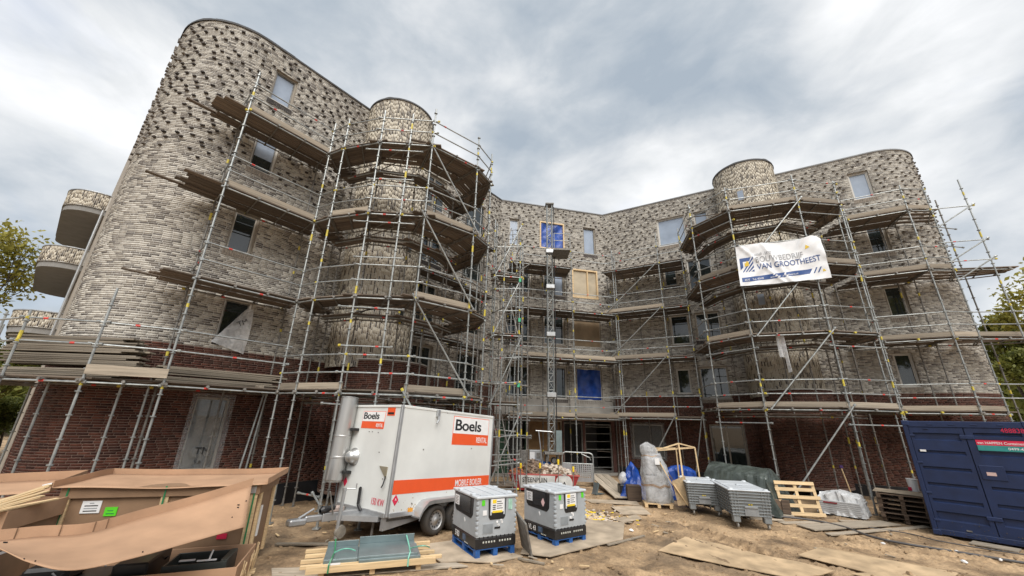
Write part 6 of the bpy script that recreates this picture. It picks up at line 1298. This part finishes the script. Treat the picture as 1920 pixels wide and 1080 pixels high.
# ---------------------------------------------------------------- container
ct = thing('shipping_container', 'dark blue shipping container with hire company sign, its door end showing', 'container', (11.35, 11.68, 0), math.atan2(-.775, .63))
CWD, CHT, CDP = 2.3, 2.86, 2.6
MB().box(.06, .10, .12, CWD - .06, CDP, CHT - .04).build('body', CONT, ct)
m = MB()
for x in (0, CWD - .1): m.cbox(x, 0, .1, x + .1, .14, CHT - .1, .012)
m.cbox(.1, .004, CHT - .16, CWD - .1, .14, CHT, .012); m.cbox(.1, .004, .04, CWD - .1, .14, .17, .012); m.build('frame', CONT, ct)
m = MB()
for x in (-.01, CWD - .15):
    for z in (.02, CHT - .12): m.cbox(x, -.012, z, x + .16, .16, z + .13, .015)
m.build('corner_casting', CONT, ct)
for k, (a, b, w0, w1) in enumerate(((.11, 1.14, .17, 1.06), (1.16, 2.18, 1.30, 2.10))):
    rows = [(.38, .60), (.80, .90), (1.20, 1.29), (1.60, 1.69), (2.01, 2.10), (2.36, 2.55)]
    if k: rows = [(.42, .62), (.82, .92), (1.22, 1.31), (1.62, 1.71), (2.02, 2.42), (2.50, 2.58)]
    dr_ = MB(); zz = .175
    for (c, d) in rows:
        dr_.box(a, .02, zz, b, .075, c); dr_.hexa([(w0, .065, c + .02), (w1, .065, c + .02), (w1, .074, c + .02), (w0, .074, c + .02), (w0, .065, d - .02), (w1, .065, d - .02), (w1, .074, d - .02), (w0, .074, d - .02)])
        dr_.box(a, .02, c, w0, .075, d); dr_.box(w1, .02, c, b, .075, d)
        dr_.add([(w0, .02, c), (w1, .02, c), (w1, .066, c + .03), (w0, .066, c + .03)], [(0, 1, 2, 3)]); dr_.add([(w0, .066, d - .012), (w1, .066, d - .012), (w1, .02, d), (w0, .02, d)], [(0, 1, 2, 3)])
        zz = d
    dr_.box(a, .02, zz, b, .075, CHT - .165); door = dr_.build('door', CONT, ct)
    m = MB()
    for z in (.35, 1.0, 1.75, 2.45): m.cbox((a - .05 if k == 0 else b - .04), .0, z, (a + .09 if k == 0 else b + .1), .03, z + .05, .008)
    m.build('hinge', CONT, door)
    if k == 0: MB().box(.21, .016, 2.06, .33, .022, 2.11).build('plate', PAPER, door); MB().path([(.4, .012, CHT - .2), (.5, .0, CHT - .2)], .012).build('eyelet', CONT, door)
for z in (2.42, .52): MB().cbox(1.04, -.01, z, 1.30, .028, z + .09, .01).build('lock_box', CONT, ct)
MB().cbox(1.2, .004, 1.46, 1.62, .024, 1.80, .01).build('lock_case', CONT, ct); MB().box(1.30, -.002, 1.565, 1.46, .004, 1.645).build('plate', mat('red white plate', (.62, .45, .42), .5), ct); MB().box(.62, .0, .20, .72, .02, .23).build('bracket', STEELD, ct)
MB().box(1.30, .004, 2.285, 2.24, .019, 2.41).build('sign', REDL, ct).name = 'sign'; MB().box(1.30, .0045, 2.155, 2.24, .019, 2.284).build('sign', TEAL, ct)
text('lettering', 'van HAPPEN Containers', .085, WHITE, ct, (1.32, .002, 2.315), (RTX, 0, 0), bold=.0018, xs=.92); text('lettering', '0499-470', .085, WHITE, ct, (1.80, .002, 2.19), (RTX, 0, 0), bold=.0015)
text('lettering', '488838', .15, REDL, ct, (1.78, .0, 2.60), (RTX, 0, 0), xs=.85)
for x in (.5, .9, 1.3, 1.75): MB().cbox(x, -.006, CHT - .1, x + .12, .006, CHT - .07, .003).cbox(x + .1, -.006, .09, x + .22, .006, .12, .003).build('lug', CONT, ct)
m = MB()
for k in range(60):
    x, z = random.uniform(.02, 2.25), .05 + abs(random.gauss(0, .16)); s = random.uniform(.003, .010); n_ = 6
    m.prism([(x + s * random.uniform(.5, 1.4) * math.cos(6.283 * i / n_), z + s * random.uniform(.6, 1.8) * math.sin(6.283 * i / n_)) for i in range(n_)], .0, .0195, lambda a, b, t: (a, t, b))
m.build('dirt_speck', [mat('dark dirt', (.10, .08, .06), .9)], ct, kind='stuff')
# ---------------------------------------------------------------- scattered offcuts
for k in range(46):
    x, y = random.choice(((random.uniform(-6, -2.6), random.uniform(9.3, 12)), (random.uniform(2, 5), random.uniform(10.5, 15.5)), (random.uniform(7, 11), random.uniform(9.5, 13)), (random.uniform(-3, 2.5), random.uniform(8.0, 9.2)))); L = random.uniform(.05, .22)
    o = MB().cbox(-L / 2, -.02, -.008, L / 2, .02, .008, .003).build('wood_scrap', WOODN if k % 2 else WOODG, loc=(x, y, max(0, gh(x, y)) + .018), rot=(random.uniform(-.1, .1), random.uniform(-.1, .1), random.uniform(0, 6.3))); tag(o, 'small splinter of timber lying on the trampled mud', 'wood scrap', 'timber splinters scattered on the mud')
for k in range(7):
    x, y = ((-6.0, 10.2), (-5.6, 9.9), (9.0, 10.6), (10.2, 10.1), (10.6, 9.6), (9.6, 9.4), (3.2, 11.3))[k]; o = MB().lathe([(0, -.03), (.05, -.02), (.06, .01), (.03, .05), (0, .055)], 8).build('plastic_scrap', WHITE, loc=(x, y, .03), rot=(.3, .2, k)); o.scale = (1, .6, .6); tag(o, 'small white plastic scrap on the mud', 'litter', 'white scraps on the mud')
# ---------------------------------------------------------------- trees
def treemats():
    for n, a, b in (('leaf spring', (.20, .19, .03), (.40, .36, .08)), ('leaf dark', (.08, .10, .02), (.20, .20, .045))):
        m = mat(n, a, .6, var2=a, vs=.5, spec=.3, world=True); r = [x for x in m.node_tree.nodes if x.type == 'VALTORGB'][0]; r.color_ramp.elements[1].color = (*b, 1)
        t = m.node_tree; b_ = t.nodes['Principled BSDF']; tr = t.nodes.new('ShaderNodeBsdfTranslucent'); mx = t.nodes.new('ShaderNodeMixShader'); mx.inputs[0].default_value = .35; t.links.new(r.outputs[0], tr.inputs[0]); t.links.new(b_.outputs[0], mx.inputs[1]); t.links.new(tr.outputs[0], mx.inputs[2]); t.links.new(mx.outputs[0], t.nodes['Material Output'].inputs[0])
treemats(); BARK = mat('bark', (.07, .055, .04), .95, var=.4, vs=3, stretch=(3, 3, .5))
def tree_meshes(h, r, nl, ls, leaf, seed, low=.35):
    rd = random.Random(seed); tr = MB(); tips = []
    def grow(p, d, L, rad, lev):
        q = p
        for s in range(3):
            d2 = (d + Vector((rd.uniform(-.16, .16), rd.uniform(-.16, .16), rd.uniform(-.05, .12)))).normalized(); e = q + d2 * L / 3; tr.tube(q, e, rad * (1 - .18 * s), 7 if lev < 2 else 4, 0, rad * (1 - .18 * (s + 1)), cap=False); q = e; d = d2
            if lev >= 2: tips.append(q)
        if lev >= 4 or L < .5: tips.append(q); return
        for k in range(3 if lev < 3 else 2 + (rd.random() < .5)):
            a = rd.uniform(0, 6.28); sp = rd.uniform(.45, .95); o = d.orthogonal().normalized(); o.rotate(Matrix.Rotation(a, 3, d)); grow(q, (d + o * sp + Vector((0, 0, .12))).normalized(), L * rd.uniform(.62, .82), rad * .55, lev + 1)
    grow(Vector((0, 0, -.2)), Vector((0, 0, 1)), h * low, h * .022, 0)
    mz = max(t.z for t in tips); k = h * .96 / mz; hr = max(math.hypot(t.x, t.y) for t in tips); kr = r / hr
    tr.v = [(x * (1 if z < h * low * .8 else kr), y * (1 if z < h * low * .8 else kr), z * k) for x, y, z in tr.v]; tips = [Vector((t.x * kr, t.y * kr, t.z * k)) for t in tips]
    n = nl; ti = [rd.randrange(len(tips)) for _ in range(n)]; g = np.random.default_rng(seed)
    C = np.array([tips[i] for i in ti]) + np.clip(g.normal(0, 1, (n, 3)), -1.6, 1.6) * .036 * h * g.uniform(.3, 1.2, (n, 1)); a = g.normal(0, 1, (n, 3)); a /= np.linalg.norm(a, axis=1)[:, None]; b = np.cross(a, g.normal(0, 1, (n, 3))); b /= np.linalg.norm(b, axis=1)[:, None]; s = ls * g.uniform(.6, 1.3, (n, 1))
    V = np.stack([C - a * s, C + b * s * .5, C + a * s, C - b * s * .5], 1).reshape(-1, 3); F = np.arange(n * 4).reshape(-1, 4)
    me = bpy.data.meshes.new('crown'); me.vertices.add(n * 4); me.vertices.foreach_set('co', V.astype(np.float32).ravel()); me.loops.add(n * 4); me.loops.foreach_set('vertex_index', F.astype(np.int32).ravel()); me.polygons.add(n); me.polygons.foreach_set('loop_start', np.arange(0, n * 4, 4, dtype=np.int32)); me.polygons.foreach_set('loop_total', np.full(n, 4, dtype=np.int32)); me.materials.append(leaf); me.update(calc_edges=True)
    return tr.mesh('trunk', BARK, True), me
TA = tree_meshes(13.5, 5.4, 3600, .14, MATS['leaf spring'], 4); TB_ = tree_meshes(12, 5.0, 6500, .15, MATS['leaf spring'], 11); TD = tree_meshes(11, 4.6, 13000, .19, MATS['leaf dark'], 23, .25)
def tree(me, loc, rz, s, label, grp):
    t = thing('tree', label, 'tree', loc, rz, grp); t.scale = (s, s, s); inst('trunk', me[0], t, (0, 0, 0)); inst('crown', me[1], t, (0, 0, 0))
GL, GR = 'trees left of the building', 'trees right of the building'
tree(TA, (*pol(-54.6, 37), 0), 0, 1.0, 'tall spring tree with olive leaves beside the round balconies', GL)
tree(TB_, (*pol(-60.5, 40), 0), 1.5, 1.0, 'spring tree at the very left edge, partly out of view', GL)
tree(TD, (*pol(-55.5, 31), 0), 2.2, .52, 'low dark shrub-like tree below the lowest round balcony', GL)
tree(TD, (*pol(-58.5, 34), 0), .4, .62, 'dark bushy tree behind the far scaffold poles at left', GL)
tree(TB_, (*pol(55.8, 43), 0), .7, 1.1, 'yellow-green spring tree right of the scaffold', GR)
tree(TD, (*pol(53.2, 47), 0), 1.9, 1.0, 'dark tree just right of the rounded corner', GR)
tree(TD, (*pol(55.3, 38), 0), 3.0, .68, 'dark leafy tree low behind the right scaffold rails', GR)
tree(TA, (*pol(59.5, 44), 0), 2.6, .95, 'tall spring tree at the right edge of the yard', GR)
tree(TD, (*pol(-53.2, 27), 0), 1.1, .45, 'low dark tree close behind the far left scaffold poles', GL)
tree(TD, (*pol(-52.5, 60), 0), 2.9, .8, 'distant dark tree seen under the round balconies', GL)

for k, (b, D, s) in enumerate(((-50.9, 40, .42), (-52.6, 34, .40), (-54.2, 38, .45), (-56.0, 33, .40), (-58.0, 36, .45), (-60.5, 34, .45), (53.0, 40, .42), (55.2, 36, .38), (57.5, 40, .45))):
    t = thing('bush', ('dark bush in the gap ' + ('left of the brick building behind the scaffold poles' if b < 0 else 'right of the brick building behind the container')), 'bush', (*pol(b, D), -1.3), k * 1.1, 'bushes left of the building' if b < 0 else 'bushes right of the building'); t.scale = (s * 1.25, s * 1.25, s); inst('foliage', TD[1], t, (0, 0, 0)); inst('stem', TD[0], t, (0, 0, 0))
for k, (x, y, s) in enumerate(((-17, -17, 1.5), (-7, -24, 1.75), (4, -20, 1.5), (13, -25, 1.8), (22, -17, 1.55), (-26, -8, 1.5), (31, -8, 1.5))):
    tree((TD, TB_)[k % 2], (x, y, 0), k * 1.3, s, 'tall tree opposite the building, seen only as a reflection in its windows', 'trees opposite the building')
def woods():
    g = np.random.default_rng(5); n = 26000
    b = np.radians(np.concatenate([g.uniform(-80, -49.5, n // 2), g.uniform(48, 80, n - n // 2)])); D = g.uniform(66, 84, n)
    top = 7.5 + 2.2 * np.sin(b * 37) + 1.5 * np.sin(b * 91 + 1) + 1.0 * np.sin(b * 211 + 2); z = top * g.uniform(0, 1, n) ** .7
    C = np.stack([D * np.sin(b), D * np.cos(b), z], 1); a = g.normal(0, 1, (n, 3)); a /= np.linalg.norm(a, axis=1)[:, None]; c = np.cross(a, g.normal(0, 1, (n, 3))); c /= np.linalg.norm(c, axis=1)[:, None]; s = g.uniform(.3, .7, (n, 1))
    V = np.stack([C - a * s, C + c * s * .7, C + a * s, C - c * s * .7], 1).reshape(-1, 3)
    me = bpy.data.meshes.new('woods'); me.vertices.add(n * 4); me.vertices.foreach_set('co', V.astype(np.float32).ravel()); me.loops.add(n * 4); me.loops.foreach_set('vertex_index', np.arange(n * 4, dtype=np.int32)); me.polygons.add(n); me.polygons.foreach_set('loop_start', np.arange(0, n * 4, 4, dtype=np.int32)); me.polygons.foreach_set('loop_total', np.full(n, 4, dtype=np.int32)); me.materials.append(MATS['leaf dark']); me.update(calc_edges=True)
    o = bpy.data.objects.new('woods', me); COL.objects.link(o); o['kind'] = 'stuff'
woods()
